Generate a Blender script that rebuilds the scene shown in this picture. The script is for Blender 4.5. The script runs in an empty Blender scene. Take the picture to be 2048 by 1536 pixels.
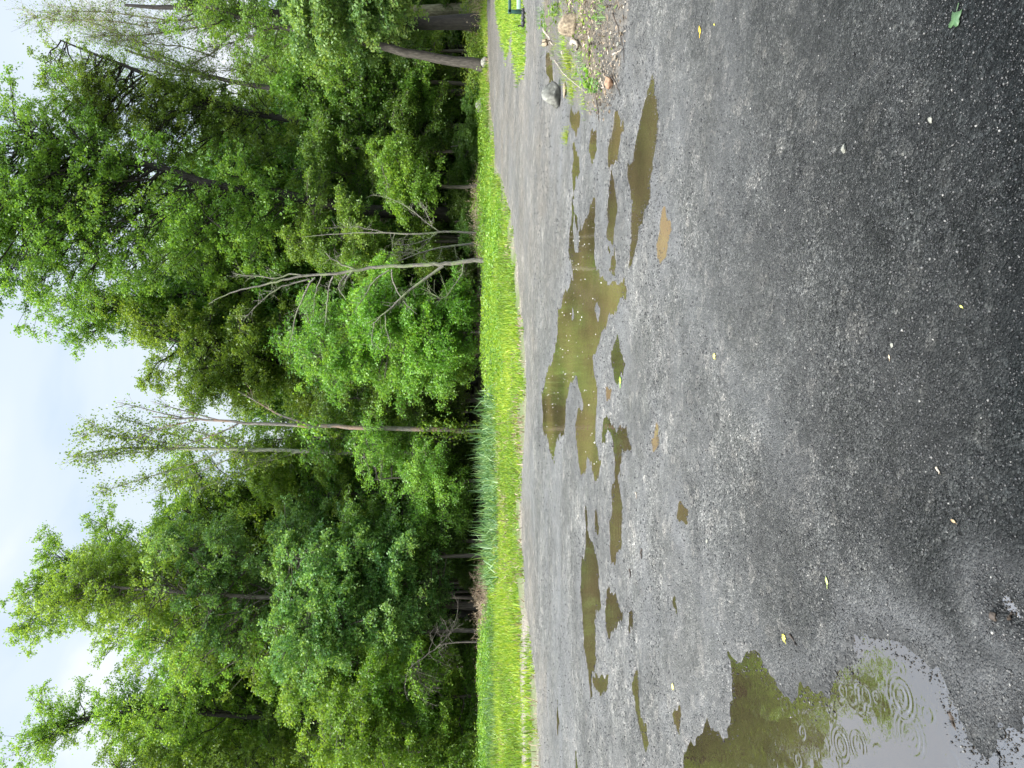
import bpy, math, random
import numpy as np
R_ = math.radians
sc = bpy.context.scene
COL = sc.collection

# ------------------------------------------------------------------ camera
H = 1.6
F_PX = 26.0 / 36.0 * 2048.0
TH = math.atan((1024 - 895) / F_PX)
cam_d = bpy.data.cameras.new('camera'); cam = bpy.data.objects.new('camera', cam_d); COL.objects.link(cam)
cam_d.sensor_fit = 'HORIZONTAL'; cam_d.sensor_width = 36; cam_d.lens = 26
cam_d.clip_start = 0.05; cam_d.clip_end = 3000
ct, st = math.cos(TH), math.sin(TH)
# the phone was held on its side: picture-right is the world's down
from mathutils import Matrix, Vector
cam.matrix_world = Matrix(((0, 1, 0, 0), (-st, 0, -ct, 0), (-ct, 0, st, H), (0, 0, 0, 1)))
sc.camera = cam

# ------------------------------------------------------------------ light
SUN_EL, SUN_AZ = 57.0, 236.0          # azimuth clockwise from +Y (the view direction)
sc.view_settings.view_transform = 'Standard'; sc.view_settings.look = 'None'
sc.view_settings.gamma = 1; sc.view_settings.use_curve_mapping = False
sc.view_settings.exposure = 1.38
w = bpy.data.worlds.new('World'); sc.world = w; w.use_nodes = True
nt = w.node_tree; nt.nodes.clear()
def N(tree, t, **kw):
    n = tree.nodes.new(t)
    for k, v in kw.items(): setattr(n, k, v)
    return n
out = N(nt, 'ShaderNodeOutputWorld'); bg = N(nt, 'ShaderNodeBackground'); sky = N(nt, 'ShaderNodeTexSky')
sky.sky_type = 'NISHITA'; sky.sun_disc = False
sky.sun_elevation = R_(SUN_EL); sky.sun_rotation = R_(SUN_AZ)
sky.air_density = 1.0; sky.dust_density = 2.0; sky.ozone_density = 1.0
bg.inputs['Strength'].default_value = 0.064
tc = N(nt, 'ShaderNodeTexCoord'); sep = N(nt, 'ShaderNodeSeparateXYZ')
nt.links.new(tc.outputs['Generated'], sep.inputs[0])
# flat cloud deck: project the direction on a plane overhead
def math_n(tree, op, a, b=None, c=None):
    m = N(tree, 'ShaderNodeMath', operation=op)
    for i, v in enumerate((a, b, c)):
        if v is None: continue
        if isinstance(v, (int, float)): m.inputs[i].default_value = v
        else: tree.links.new(v, m.inputs[i])
    return m.outputs[0]
zz = math_n(nt, 'MAXIMUM', sep.outputs[2], 0.0)
den = math_n(nt, 'ADD', zz, 0.22)
cmb = N(nt, 'ShaderNodeCombineXYZ')
nt.links.new(math_n(nt, 'DIVIDE', sep.outputs[0], den), cmb.inputs[0])
nt.links.new(math_n(nt, 'DIVIDE', sep.outputs[1], den), cmb.inputs[1])
nz = N(nt, 'ShaderNodeTexNoise'); nz.inputs['Scale'].default_value = 1.7; nz.inputs['Detail'].default_value = 5
nz.inputs['Roughness'].default_value = 0.48; nz.inputs['Distortion'].default_value = 0.35
nt.links.new(cmb.outputs[0], nz.inputs['Vector'])
cr = N(nt, 'ShaderNodeValToRGB'); cr.color_ramp.interpolation = 'EASE'
els = cr.color_ramp.elements
els[0].position = 0.34; els[0].color = (4.3, 5.25, 6.15, 1)
els[1].position = 0.66; els[1].color = (6.7, 7.0, 7.2, 1)
e = els.new(0.5); e.color = (5.3, 6.0, 6.7, 1)
nt.links.new(nz.outputs['Fac'], cr.inputs['Fac'])
# overcast skies are brighter overhead; unseen zenith raised further to light the foliage
mr = N(nt, 'ShaderNodeMapRange'); mr.interpolation_type = 'SMOOTHSTEP'
mr.inputs['From Min'].default_value = 0.5; mr.inputs['From Max'].default_value = 1.0
mr.inputs['To Min'].default_value = 1.0; mr.inputs['To Max'].default_value = 5.0
nt.links.new(sep.outputs[2], mr.inputs['Value'])
vm = N(nt, 'ShaderNodeVectorMath', operation='SCALE')
nt.links.new(cr.outputs[0], vm.inputs[0]); nt.links.new(mr.outputs[0], vm.inputs['Scale'])
mx = N(nt, 'ShaderNodeMix', data_type='RGBA'); mx.inputs['Factor'].default_value = 0.88
nt.links.new(sky.outputs[0], mx.inputs['A']); nt.links.new(vm.outputs[0], mx.inputs['B'])
nt.links.new(mx.outputs['Result'], bg.inputs['Color']); nt.links.new(bg.outputs[0], out.inputs[0])

sd = bpy.data.lights.new('sun', 'SUN'); sun = bpy.data.objects.new('sun', sd); COL.objects.link(sun)
sd.energy = 3.6; sd.angle = R_(14); sd.color = (1.0, 0.96, 0.9)
az, el = R_(SUN_AZ), R_(SUN_EL)
sdir = Vector((math.sin(az) * math.cos(el), math.cos(az) * math.cos(el), math.sin(el)))
sun.rotation_euler = sdir.to_track_quat('Z', 'Y').to_euler()
sun.location = (0, -5, 30)
try:
    sc.cycles.max_bounces = 7; sc.cycles.diffuse_bounces = 3; sc.cycles.glossy_bounces = 3
    sc.cycles.transmission_bounces = 4; sc.cycles.transparent_max_bounces = 4
    sc.cycles.use_adaptive_sampling = True; sc.cycles.adaptive_threshold = 0.02
except Exception: pass

# ------------------------------------------------------------------ helpers
rng = np.random.default_rng(7)
def G(x, y, z=0.0):
    """point of the photograph (landscape pixel) on the level z"""
    dz = -st * F_PX - ct * (x - 1024.0); t = (z - H) / dz
    return np.array(((768.0 - y) * t, (ct * F_PX - st * (x - 1024.0)) * t, z))
def P(x, y, Y):
    t = Y / (ct * F_PX - st * (x - 1024.0))
    return np.array(((768.0 - y) * t, Y, H + t * (-st * F_PX - ct * (x - 1024.0))))
def proj(X, Y, Z):
    cx = X; cd = -st * Y - ct * (Z - H); cf = ct * Y - st * (Z - H)
    cf = np.maximum(cf, 1e-3)
    return 1024 + F_PX * cd / cf, 768 - F_PX * cx / cf
def hsh(i, j, s):
    n = (i.astype(np.int64) * 374761393 + j.astype(np.int64) * 668265263 + s * 974634777) & 0xffffffff
    n = ((n ^ (n >> 13)) * 1274126177) & 0xffffffff
    return ((n ^ (n >> 16)) & 0xffff) / 65535.0
def vnoise(x, y, s=0):
    i = np.floor(x); j = np.floor(y); fx = x - i; fy = y - j
    fx = fx * fx * (3 - 2 * fx); fy = fy * fy * (3 - 2 * fy)
    a = hsh(i, j, s); b = hsh(i + 1, j, s); c = hsh(i, j + 1, s); d = hsh(i + 1, j + 1, s)
    return (a + (b - a) * fx + (c - a) * fy + (a - b - c + d) * fx * fy) * 2 - 1
def fbm(x, y, s=0, o=3):
    t = 0; a = 1.0; n = 0
    for k in range(o):
        t = t + a * vnoise(x * 2 ** k, y * 2 ** k, s + k * 17); n += a; a *= 0.5
    return t / n
def tag(o, label=None, cat=None, group=None, kind=None):
    if label: o['label'] = label
    if cat: o['category'] = cat
    if group: o['group'] = group
    if kind: o['kind'] = kind
    return o
def mesh_np(name, V, Fq, mat, parent=None, smooth=False, attrs=None):
    """V (n,3); Fq (m,k) all faces with k corners, or a list of such arrays"""
    me = bpy.data.meshes.new(name)
    V = np.ascontiguousarray(V, dtype=np.float32).reshape(-1, 3)
    Fl = Fq if isinstance(Fq, list) else [Fq]
    Fl = [np.asarray(f, dtype=np.int32) for f in Fl if len(f)]
    loops = np.concatenate([f.ravel() for f in Fl])
    tot = np.concatenate([np.full(len(f), f.shape[1], dtype=np.int32) for f in Fl])
    start = np.concatenate(([0], np.cumsum(tot)[:-1])).astype(np.int32)
    me.vertices.add(len(V)); me.vertices.foreach_set('co', V.ravel())
    me.loops.add(len(loops)); me.loops.foreach_set('vertex_index', loops)
    me.polygons.add(len(tot)); me.polygons.foreach_set('loop_start', start); me.polygons.foreach_set('loop_total', tot)
    if smooth: me.polygons.foreach_set('use_smooth', np.ones(len(tot), dtype=bool))
    for an, (dom, arr) in (attrs or {}).items():
        a = me.attributes.new(an, 'FLOAT', dom); a.data.foreach_set('value', np.ascontiguousarray(arr, dtype=np.float32))
    me.update(calc_edges=True); me.validate()
    if mat: me.materials.append(mat)
    o = bpy.data.objects.new(name, me); COL.objects.link(o)
    if parent: o.parent = parent
    return o
def empty(name, loc=(0, 0, 0)):
    o = bpy.data.objects.new(name, None); o.empty_display_size = 0.2; o.location = tuple(float(v) for v in loc); COL.objects.link(o); return o
def nrm(a): return a / np.maximum(np.linalg.norm(a, axis=-1, keepdims=True), 1e-9)
def tubes(Pt, Rd, sides=5):
    """Pt (N,K,3), Rd (N,K) -> verts, quads"""
    Pt = np.asarray(Pt, float); Rd = np.asarray(Rd, float)
    n, k, _ = Pt.shape
    T = np.gradient(Pt, axis=1); T = nrm(T)
    ref = np.zeros_like(T); ref[..., 0] = 0.31; ref[..., 1] = 0.92; ref[..., 2] = 0.21
    A = nrm(np.cross(T, ref)); B = np.cross(T, A)
    an = np.arange(sides) / sides * 2 * np.pi
    V = Pt[:, :, None, :] + Rd[:, :, None, None] * (A[:, :, None, :] * np.cos(an)[None, None, :, None] + B[:, :, None, :] * np.sin(an)[None, None, :, None])
    idx = np.arange(n * k * sides).reshape(n, k, sides)
    a = idx[:, :-1, :]; b = idx[:, 1:, :]
    Fq = np.stack((a, np.roll(a, -1, 2), np.roll(b, -1, 2), b), -1).reshape(-1, 4)
    return V.reshape(-1, 3), Fq
class Acc:
    def __init__(s): s.V = []; s.F = []; s.n = 0
    def add(s, V, Fq):
        s.V.append(V); s.F.append(np.asarray(Fq) + s.n); s.n += len(V)
    def tube(s, pts, rad, sides=8): s.add(*tubes(np.asarray(pts)[None], np.asarray(rad)[None], sides))
    def obj(s, name, mat, parent=None, smooth=True):
        by = {}
        for f in s.F: by.setdefault(f.shape[1], []).append(f)
        return mesh_np(name, np.concatenate(s.V), [np.concatenate(v) for v in by.values()], mat, parent, smooth)
def resamp(pts, k):
    pts = np.asarray(pts, float); d = np.concatenate(([0], np.cumsum(np.linalg.norm(np.diff(pts, axis=0), axis=1))))
    t = np.linspace(0, d[-1], k)
    q = np.stack([np.interp(t, d, pts[:, i]) for i in range(3)], 1)
    for _ in range(1): q[1:-1] = 0.25 * q[:-2] + 0.5 * q[1:-1] + 0.25 * q[2:]
    return q

# ------------------------------------------------------------------ materials
def new_mat(name):
    m = bpy.data.materials.new(name); m.use_nodes = True; t = m.node_tree
    b = t.nodes['Principled BSDF']; return m, t, b
def ramp(t, fac, stops, interp='LINEAR'):
    r = N(t, 'ShaderNodeValToRGB'); r.color_ramp.interpolation = interp; el = r.color_ramp.elements
    el[0].position, el[0].color = stops[0][0], (*stops[0][1], 1)
    el[1].position, el[1].color = stops[-1][0], (*stops[-1][1], 1)
    for p, c in stops[1:-1]: q = el.new(p); q.color = (*c, 1)
    t.links.new(fac, r.inputs['Fac']); return r.outputs[0]
def leaf_mat(name, dark, mid, light, transl=0.46, rough=0.45):
    m, t, b = new_mat(name)
    at = N(t, 'ShaderNodeAttribute', attribute_name='tint')
    c = ramp(t, at.outputs['Fac'], ((0.0, dark), (0.5, mid), (1.0, light)))
    oi = N(t, 'ShaderNodeObjectInfo'); hs = N(t, 'ShaderNodeHueSaturation')
    t.links.new(math_n(t, 'MULTIPLY_ADD', oi.outputs['Random'], 0.03, 0.485), hs.inputs['Hue'])
    t.links.new(math_n(t, 'MULTIPLY_ADD', oi.outputs['Random'], 0.3, 1.06), hs.inputs['Value'])
    hs.inputs['Saturation'].default_value = .93; t.links.new(c, hs.inputs['Color']); c = hs.outputs[0]
    t.links.new(c, b.inputs['Base Color']); b.inputs['Roughness'].default_value = rough
    tr = N(t, 'ShaderNodeBsdfTranslucent')
    sc2 = N(t, 'ShaderNodeVectorMath', operation='MULTIPLY'); sc2.inputs[1].default_value = (1.5, 1.35, 0.6)
    t.links.new(c, sc2.inputs[0]); t.links.new(sc2.outputs[0], tr.inputs[0])
    mxs = N(t, 'ShaderNodeMixShader'); mxs.inputs[0].default_value = transl
    t.links.new(b.outputs[0], mxs.inputs[1]); t.links.new(tr.outputs[0], mxs.inputs[2])
    t.links.new(mxs.outputs[0], t.nodes['Material Output'].inputs[0]); return m
def bark_mat(name, c1, c2, scale=6.0, patch=None, rough=0.85):
    m, t, b = new_mat(name); tc = N(t, 'ShaderNodeTexCoord'); mp = N(t, 'ShaderNodeMapping')
    mp.inputs['Scale'].default_value = (scale, scale, scale * 0.22); t.links.new(tc.outputs['Object'], mp.inputs[0])
    nz = N(t, 'ShaderNodeTexNoise'); nz.inputs['Scale'].default_value = 3; nz.inputs['Detail'].default_value = 6; nz.inputs['Roughness'].default_value = 0.65
    t.links.new(mp.outputs[0], nz.inputs['Vector'])
    c = ramp(t, nz.outputs['Fac'], ((0.35, c1), (0.65, c2)))
    if patch:
        n2 = N(t, 'ShaderNodeTexNoise'); n2.inputs['Scale'].default_value = 1.6; n2.inputs['Detail'].default_value = 4
        t.links.new(tc.outputs['Object'], n2.inputs['Vector'])
        f = ramp(t, n2.outputs['Fac'], ((0.5, (0, 0, 0)), (0.58, (1, 1, 1))))
        mx = N(t, 'ShaderNodeMix', data_type='RGBA'); t.links.new(f, mx.inputs['Factor']); t.links.new(c, mx.inputs['A'])
        mx.inputs['B'].default_value = (*patch, 1); c = mx.outputs['Result']
    t.links.new(c, b.inputs['Base Color']); b.inputs['Roughness'].default_value = rough
    bp = N(t, 'ShaderNodeBump'); bp.inputs['Strength'].default_value = 0.9; bp.inputs['Distance'].default_value = 0.03
    t.links.new(nz.outputs['Fac'], bp.inputs['Height']); t.links.new(bp.outputs[0], b.inputs['Normal'])
    return m
def plain_mat(name, c1, c2, scale=8.0, rough=0.8, bump=0.3, dist=0.02, metallic=0.0):
    m, t, b = new_mat(name); tc = N(t, 'ShaderNodeTexCoord')
    nz = N(t, 'ShaderNodeTexNoise'); nz.inputs['Scale'].default_value = scale; nz.inputs['Detail'].default_value = 6; nz.inputs['Roughness'].default_value = 0.6
    t.links.new(tc.outputs['Object'], nz.inputs['Vector'])
    t.links.new(ramp(t, nz.outputs['Fac'], ((0.32, c1), (0.68, c2))), b.inputs['Base Color'])
    b.inputs['Roughness'].default_value = rough; b.inputs['Metallic'].default_value = metallic
    if bump:
        bp = N(t, 'ShaderNodeBump'); bp.inputs['Strength'].default_value = bump; bp.inputs['Distance'].default_value = dist
        t.links.new(nz.outputs['Fac'], bp.inputs['Height']); t.links.new(bp.outputs[0], b.inputs['Normal'])
    return m
M = {}
M['leaf_mid'] = leaf_mat('leaf_mid_green', (.052, .125, .013), (.115, .235, .022), (.23, .35, .04))
M['leaf_bright'] = leaf_mat('leaf_bright_green', (.058, .145, .012), (.12, .26, .016), (.25, .39, .03), 0.45)
M['leaf_blue'] = leaf_mat('leaf_bluish_green', (.042, .115, .028), (.092, .205, .048), (.27, .40, .10))
M['leaf_yellow'] = leaf_mat('leaf_yellow_green', (.075, .17, .014), (.145, .28, .026), (.27, .40, .055))
M['leaf_dark'] = leaf_mat('leaf_deep_green', (.032, .09, .011), (.07, .165, .017), (.15, .26, .028))
M['grass'] = leaf_mat('grass_blade', (.075, .11, .012), (.145, .275, .009), (.34, .40, .03), 0.38, 0.55)
M['tall_grass'] = leaf_mat('tall_grass_blade', (.04, .10, .03), (.095, .19, .065), (.25, .36, .13), 0.35, 0.45)
M['dry'] = leaf_mat('dry_stalk', (.12, .085, .055), (.26, .19, .13), (.42, .33, .24), 0.15, 0.8)
M['bark_dark'] = bark_mat('bark_dark', (.012, .011, .009), (.042, .037, .031))
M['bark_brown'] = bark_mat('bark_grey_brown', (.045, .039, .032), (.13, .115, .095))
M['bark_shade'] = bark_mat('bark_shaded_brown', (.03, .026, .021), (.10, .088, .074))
M['bark_grey'] = bark_mat('bark_grey', (.13, .12, .11), (.30, .28, .25))
M['bark_pale'] = bark_mat('dead_wood_pale', (.07, .064, .054), (.29, .27, .23), 11, patch=(.22, .25, .14))
M['bark_snag'] = bark_mat('snag_bark', (.07, .064, .056), (.27, .25, .22), 11, patch=(.27, .19, .14))
M['bark_birch'] = bark_mat('bark_spotted', (.12, .13, .09), (.36, .37, .29), 10)
M['moss_limb'] = bark_mat('mossy_limb', (.16, .15, .09), (.42, .40, .28), 6)

# the lot: crushed asphalt, wet, with pale stone chips
def lot_material():
    m, t, b = new_mat('crushed_asphalt'); tc = N(t, 'ShaderNodeTexCoord'); O = tc.outputs['Object']
    def vor(s, rnd=1.0):
        v = N(t, 'ShaderNodeTexVoronoi'); v.inputs['Scale'].default_value = s; v.inputs['Randomness'].default_value = rnd
        t.links.new(O, v.inputs['Vector']); return v
    def noise(s, d=4, r=.55):
        v = N(t, 'ShaderNodeTexNoise'); v.inputs['Scale'].default_value = s; v.inputs['Detail'].default_value = d; v.inputs['Roughness'].default_value = r
        t.links.new(O, v.inputs['Vector']); return v.outputs['Fac']
    v1 = vor(110); v2 = vor(42); v3 = vor(260)
    def ch(v): 
        s = N(t, 'ShaderNodeSeparateColor'); t.links.new(v.outputs['Color'], s.inputs[0]); return s.outputs
    def mix(f, a, bb, bt='MIX'):
        x = N(t, 'ShaderNodeMix', data_type='RGBA', blend_type=bt)
        for nm, v in (('Factor', f), ('A', a), ('B', bb)):
            if isinstance(v, (int, float)): x.inputs[nm].default_value = v
            elif isinstance(v, tuple): x.inputs[nm].default_value = (*v, 1)
            else: t.links.new(v, x.inputs[nm])
        return x.outputs['Result']
    c1 = ramp(t, ch(v1)[0], ((0, (.010, .010, .010)), (.35, (.06, .06, .059)), (.60, (.15, .149, .145)), (.85, (.30, .295, .285)), (.96, (.48, .47, .45)), (1, (.85, .83, .79))))
    c3 = ramp(t, ch(v3)[0], ((0, (.035, .035, .035)), (.6, (.15, .15, .148)), (1, (.42, .42, .41))))
    c = mix(0.42, c1, c3)
    # sparse larger chips
    big = ramp(t, ch(v2)[1], ((.955, (0, 0, 0)), (.965, (1, 1, 1))))
    cb = ramp(t, ch(v2)[0], ((0, (.02, .02, .02)), (.4, (.11, .105, .10)), (.75, (.30, .28, .25)), (1, (.55, .53, .48))))
    near = ramp(t, v2.outputs['Distance'], ((.30, (1, 1, 1)), (.42, (0, 0, 0))))
    c = mix(mix(1.0, big, near, 'MULTIPLY'), c, cb)
    v4 = vor(17); pit = ramp(t, v4.outputs['Distance'], ((.10, (1, 1, 1)), (.22, (0, 0, 0)))); pk = ramp(t, ch(v4)[2], ((.90, (0, 0, 0)), (.91, (1, 1, 1))))
    c = mix(mix(1.0, pit, pk, 'MULTIPLY'), c, (.012, .012, .012))
    # large patches of finer and coarser stuff
    pn = ramp(t, noise(0.9, 5, .6), ((.3, (.52, .52, .53)), (.45, (.85, .85, .85)), (.55, (1.1, 1.1, 1.1)), (.7, (1.5, 1.48, 1.45))))
    c = mix(1.0, c, pn, 'MULTIPLY')
    pn2 = ramp(t, noise(5, 3, .6), ((.3, (.66, .66, .66)), (.7, (1.28, 1.28, 1.28))))
    c = mix(1.0, c, pn2, 'MULTIPLY')
    dirt = N(t, 'ShaderNodeAttribute', attribute_name='dirt')
    dc = ramp(t, ch(v1)[1], ((0, (.09, .072, .056)), (.5, (.25, .21, .175)), (1, (.55, .50, .43))))
    c = mix(dirt.outputs['Fac'], c, dc)
    soil = N(t, 'ShaderNodeAttribute', attribute_name='soil')
    so = ramp(t, ch(v3)[1], ((0, (.028, .02, .013)), (.5, (.13, .10, .065)), (1, (.46, .39, .29))))
    c = mix(soil.outputs['Fac'], c, so)
    tar = N(t, 'ShaderNodeAttribute', attribute_name='tar')       # shade and vignetting close to the camera, painted into the asphalt colour
    sm_ = ramp(t, noise(0.75, 5, .62), ((.42, (0, 0, 0)), (.60, (.85, .85, .85))))
    c = mix(sm_, c, mix(.25, (.125, .123, .12), c))
    gr = ramp(t, noise(26, 2, .7), ((.30, (.72, .72, .72)), (.5, (1, 1, 1)), (.72, (1.36, 1.34, 1.31))))
    c = mix(1.0, c, gr, 'MULTIPLY')
    v5 = vor(13); g5 = ramp(t, ch(v5)[0], ((0, (.78, .78, .78)), (.8, (1.05, 1.05, 1.05)), (1, (1.5, 1.45, 1.4)))); c = mix(1.0, c, g5, 'MULTIPLY')
    c = mix(1.0, c, (.76, .75, .73), 'MULTIPLY')
    c = mix(tar.outputs['Fac'], c, mix(1.0, c, (.085, .10, .11), 'MULTIPLY'))  # tar: painted near-camera shade, multiplied into the asphalt colour
    t.links.new(math_n(t, 'MULTIPLY_ADD', tar.outputs['Fac'], -.36, .5), b.inputs['Specular IOR Level'])  # specular lowered within the painted near-camera shade
    silt = N(t, 'ShaderNodeAttribute', attribute_name='silt')
    c = mix(silt.outputs['Fac'], c, (.15, .15, .152))
    t.links.new(c, b.inputs['Base Color'])
    rr = ramp(t, noise(3.0, 4), ((.3, (.38, .38, .38)), (.7, (.62, .62, .62))))
    t.links.new(rr, b.inputs['Roughness']); b.inputs['IOR'].default_value = 1.45
    h = math_n(t, 'ADD', math_n(t, 'MULTIPLY', v1.outputs['Distance'], -1.0), math_n(t, 'MULTIPLY', v3.outputs['Distance'], -0.35))
    h = math_n(t, 'ADD', h, math_n(t, 'MULTIPLY', ch(v1)[2], 0.5))
    bp = N(t, 'ShaderNodeBump'); bp.inputs['Strength'].default_value = 0.9; bp.inputs['Distance'].default_value = 0.011
    t.links.new(h, bp.inputs['Height']); t.links.new(bp.outputs[0], b.inputs['Normal'])
    return m
M['lot'] = lot_material()
def water_mat(name, col, col2, rough=0.03, bump=0.06, ior=1.6, film=0.0):
    m, t, b = new_mat(name); tc = N(t, 'ShaderNodeTexCoord')
    nz = N(t, 'ShaderNodeTexNoise'); nz.inputs['Scale'].default_value = 0.8; nz.inputs['Detail'].default_value = 4
    t.links.new(tc.outputs['Object'], nz.inputs['Vector'])
    t.links.new(ramp(t, nz.outputs['Fac'], ((.35, col), (.65, col2))), b.inputs['Base Color'])
    b.inputs['Roughness'].default_value = rough; b.inputs['IOR'].default_value = ior
    n2 = N(t, 'ShaderNodeTexNoise'); n2.inputs['Scale'].default_value = 9; n2.inputs['Detail'].default_value = 3
    t.links.new(tc.outputs['Object'], n2.inputs['Vector'])
    bp = N(t, 'ShaderNodeBump'); bp.inputs['Strength'].default_value = bump; bp.inputs['Distance'].default_value = 0.02
    t.links.new(n2.outputs['Fac'], bp.inputs['Height']); t.links.new(bp.outputs[0], b.inputs['Normal'])
    if film:
        gl = N(t, 'ShaderNodeBsdfGlossy'); gl.inputs['Roughness'].default_value = .01; gl.inputs['Color'].default_value = (.92, .88, .92, 1)
        t.links.new(bp.outputs[0], gl.inputs['Normal']); ms = N(t, 'ShaderNodeMixShader'); ms.inputs[0].default_value = film
        t.links.new(b.outputs[0], ms.inputs[1]); t.links.new(gl.outputs[0], ms.inputs[2]); t.links.new(ms.outputs[0], t.nodes['Material Output'].inputs[0])
    return m
M['w_olive'] = water_mat('water_olive', (.045, .036, .018), (.105, .080, .036))
M['w_brown'] = water_mat('water_brown', (.036, .028, .015), (.068, .052, .027))
M['w_tan'] = water_mat('water_tan', (.12, .083, .047), (.16, .115, .066))
M['w_near'] = water_mat('water_clear_over_asphalt', (.026, .020, .012), (.042, .032, .018), 0.01, 0.05, 1.6, .31)
M['floor'] = plain_mat('leaf_litter', (.020, .016, .010), (.085, .06, .035), 3.0, 0.9, 0.6, 0.05)
def verge_mat():
    m = plain_mat('verge_turf', (.085, .09, .03), (.07, .13, .015), 9.0, 0.9, 0.6, 0.03); t = m.node_tree; b = t.nodes['Principled BSDF']
    old = b.inputs['Base Color'].links[0].from_socket; at = N(t, 'ShaderNodeAttribute', attribute_name='bare'); tc = N(t, 'ShaderNodeTexCoord')
    v = N(t, 'ShaderNodeTexVoronoi'); v.inputs['Scale'].default_value = 60; t.links.new(tc.outputs['Object'], v.inputs['Vector'])
    sp = N(t, 'ShaderNodeSeparateColor'); t.links.new(v.outputs['Color'], sp.inputs[0])
    c = ramp(t, sp.outputs[0], ((0, (.07, .058, .045)), (.5, (.15, .125, .10)), (1, (.33, .29, .25))))
    x = N(t, 'ShaderNodeMix', data_type='RGBA'); t.links.new(at.outputs['Fac'], x.inputs['Factor']); t.links.new(old, x.inputs['A']); t.links.new(c, x.inputs['B'])
    t.links.new(x.outputs['Result'], b.inputs['Base Color']); return m
M['verge'] = verge_mat()
M['tarmac'] = plain_mat('old_asphalt', (.05, .05, .052), (.12, .12, .12), 60.0, 0.6, 0.4, 0.01)
M['pebble'] = None
def pebble_mat():
    m, t, b = new_mat('pebble'); g = N(t, 'ShaderNodeNewGeometry')
    t.links.new(ramp(t, g.outputs['Random Per Island'], ((0, (.010, .010, .011)), (.6, (.035, .035, .035)), (.93, (.075, .073, .070)), (.988, (.13, .125, .118)), (1, (.28, .27, .25)))), b.inputs['Base Color'])
    b.inputs['Roughness'].default_value = 0.45; return m
M['pebble'] = pebble_mat()
M['mulch'] = None
def chip_mat():
    m, t, b = new_mat('wood_chip'); g = N(t, 'ShaderNodeNewGeometry')
    t.links.new(ramp(t, g.outputs['Random Per Island'], ((0, (.03, .02, .012)), (.4, (.12, .085, .05)), (.75, (.30, .23, .16)), (1, (.55, .47, .36)))), b.inputs['Base Color'])
    b.inputs['Roughness'].default_value = 0.8; return m
M['mulch'] = chip_mat()
M['rock_tan'] = plain_mat('rock_tan', (.12, .09, .06), (.38, .31, .21), 26, 0.85, 0.9, 0.02)
M['rock_grey'] = plain_mat('rock_grey', (.09, .088, .07), (.34, .34, .29), 16, 0.8, 0.9, 0.02)
M['rock_dark'] = plain_mat('rock_weathered', (.035, .034, .028), (.27, .27, .235), 9, 0.8, 1.0, 0.03)
M['rock_orange'] = plain_mat('rock_orange', (.16, .085, .05), (.36, .23, .14), 18, 0.7, 0.5, 0.01)
M['stick'] = plain_mat('stick_grey', (.20, .16, .12), (.48, .42, .34), 20, 0.85, 0.4, 0.01)
M['stick_dark'] = plain_mat('stick_dark', (.018, .013, .010), (.07, .05, .035), 20, 0.7, 0.4, 0.01)
M['green_paint'] = plain_mat('green_paint', (.010, .045, .035), (.03, .085, .065), 12, 0.4, 0.1, 0.005)
M['pale_paint'] = plain_mat('pale_green_paint', (.20, .34, .26), (.38, .50, .42), 12, 0.45, 0.1, 0.005)
M['black_iron'] = plain_mat('black_iron', (.012, .012, .013), (.06, .06, .062), 14, 0.45, 0.2, 0.005)

# ================================================================== GROUND
# far edge of the lot, traced: (row-from-top y, x of the gravel's far edge)
EDGE = [(2300, 1085), (1900, 1083), (1700, 1081), (1536, 1080), (1400, 1075), (1300, 1062), (1200, 1050), (1100, 1044), (1000, 1041), (900, 1047),
        (800, 1052), (700, 1050), (600, 1041), (500, 1031), (430, 1022), (360, 1004), (330, 992), (250, 986), (200, 980), (100, 976), (0, 974), (-200, 973), (-500, 972)]
EP = np.array([G(x, y) for y, x in EDGE])          # X increases along the list
VO = 3.0                                          # virtual origin of the grid behind the camera
sE = EP[:, 0] / (EP[:, 1] + VO)
S = np.arange(-0.86, 0.86, 0.0018)
Ye = np.interp(S, sE, EP[:, 1])
def row_y(x): return (H * (ct * F_PX - st * (x - 1024.0)) / (st * F_PX + ct * (x - 1024.0)))
x0 = 1256.0
farT = np.linspace(0, 1, 210, endpoint=False)
xe = 1024 + F_PX * np.tan(np.arctan(H / Ye) - TH)     # image x of the edge
rows = [row_y(xe - 3 + (x0 - xe + 3) * t) for t in farT]
xs = np.arange(x0, 2700, 3.2)
rows += [np.full_like(S, row_y(x)) for x in xs]
yl = row_y(xs[-1])
for q in (0.9, 0.5, 0.0, -1.0, -2.0, -2.6): rows.append(np.full_like(S, q))
YY = np.array(rows); XX = S[None, :] * (YY + VO)
XX[-6:] = S[None, :] * (yl + VO) * np.array([1, 1, 1.1, 1.3, 1.6, 2.0])[:, None]
PX, PY = proj(XX, YY, np.zeros_like(XX))

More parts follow.
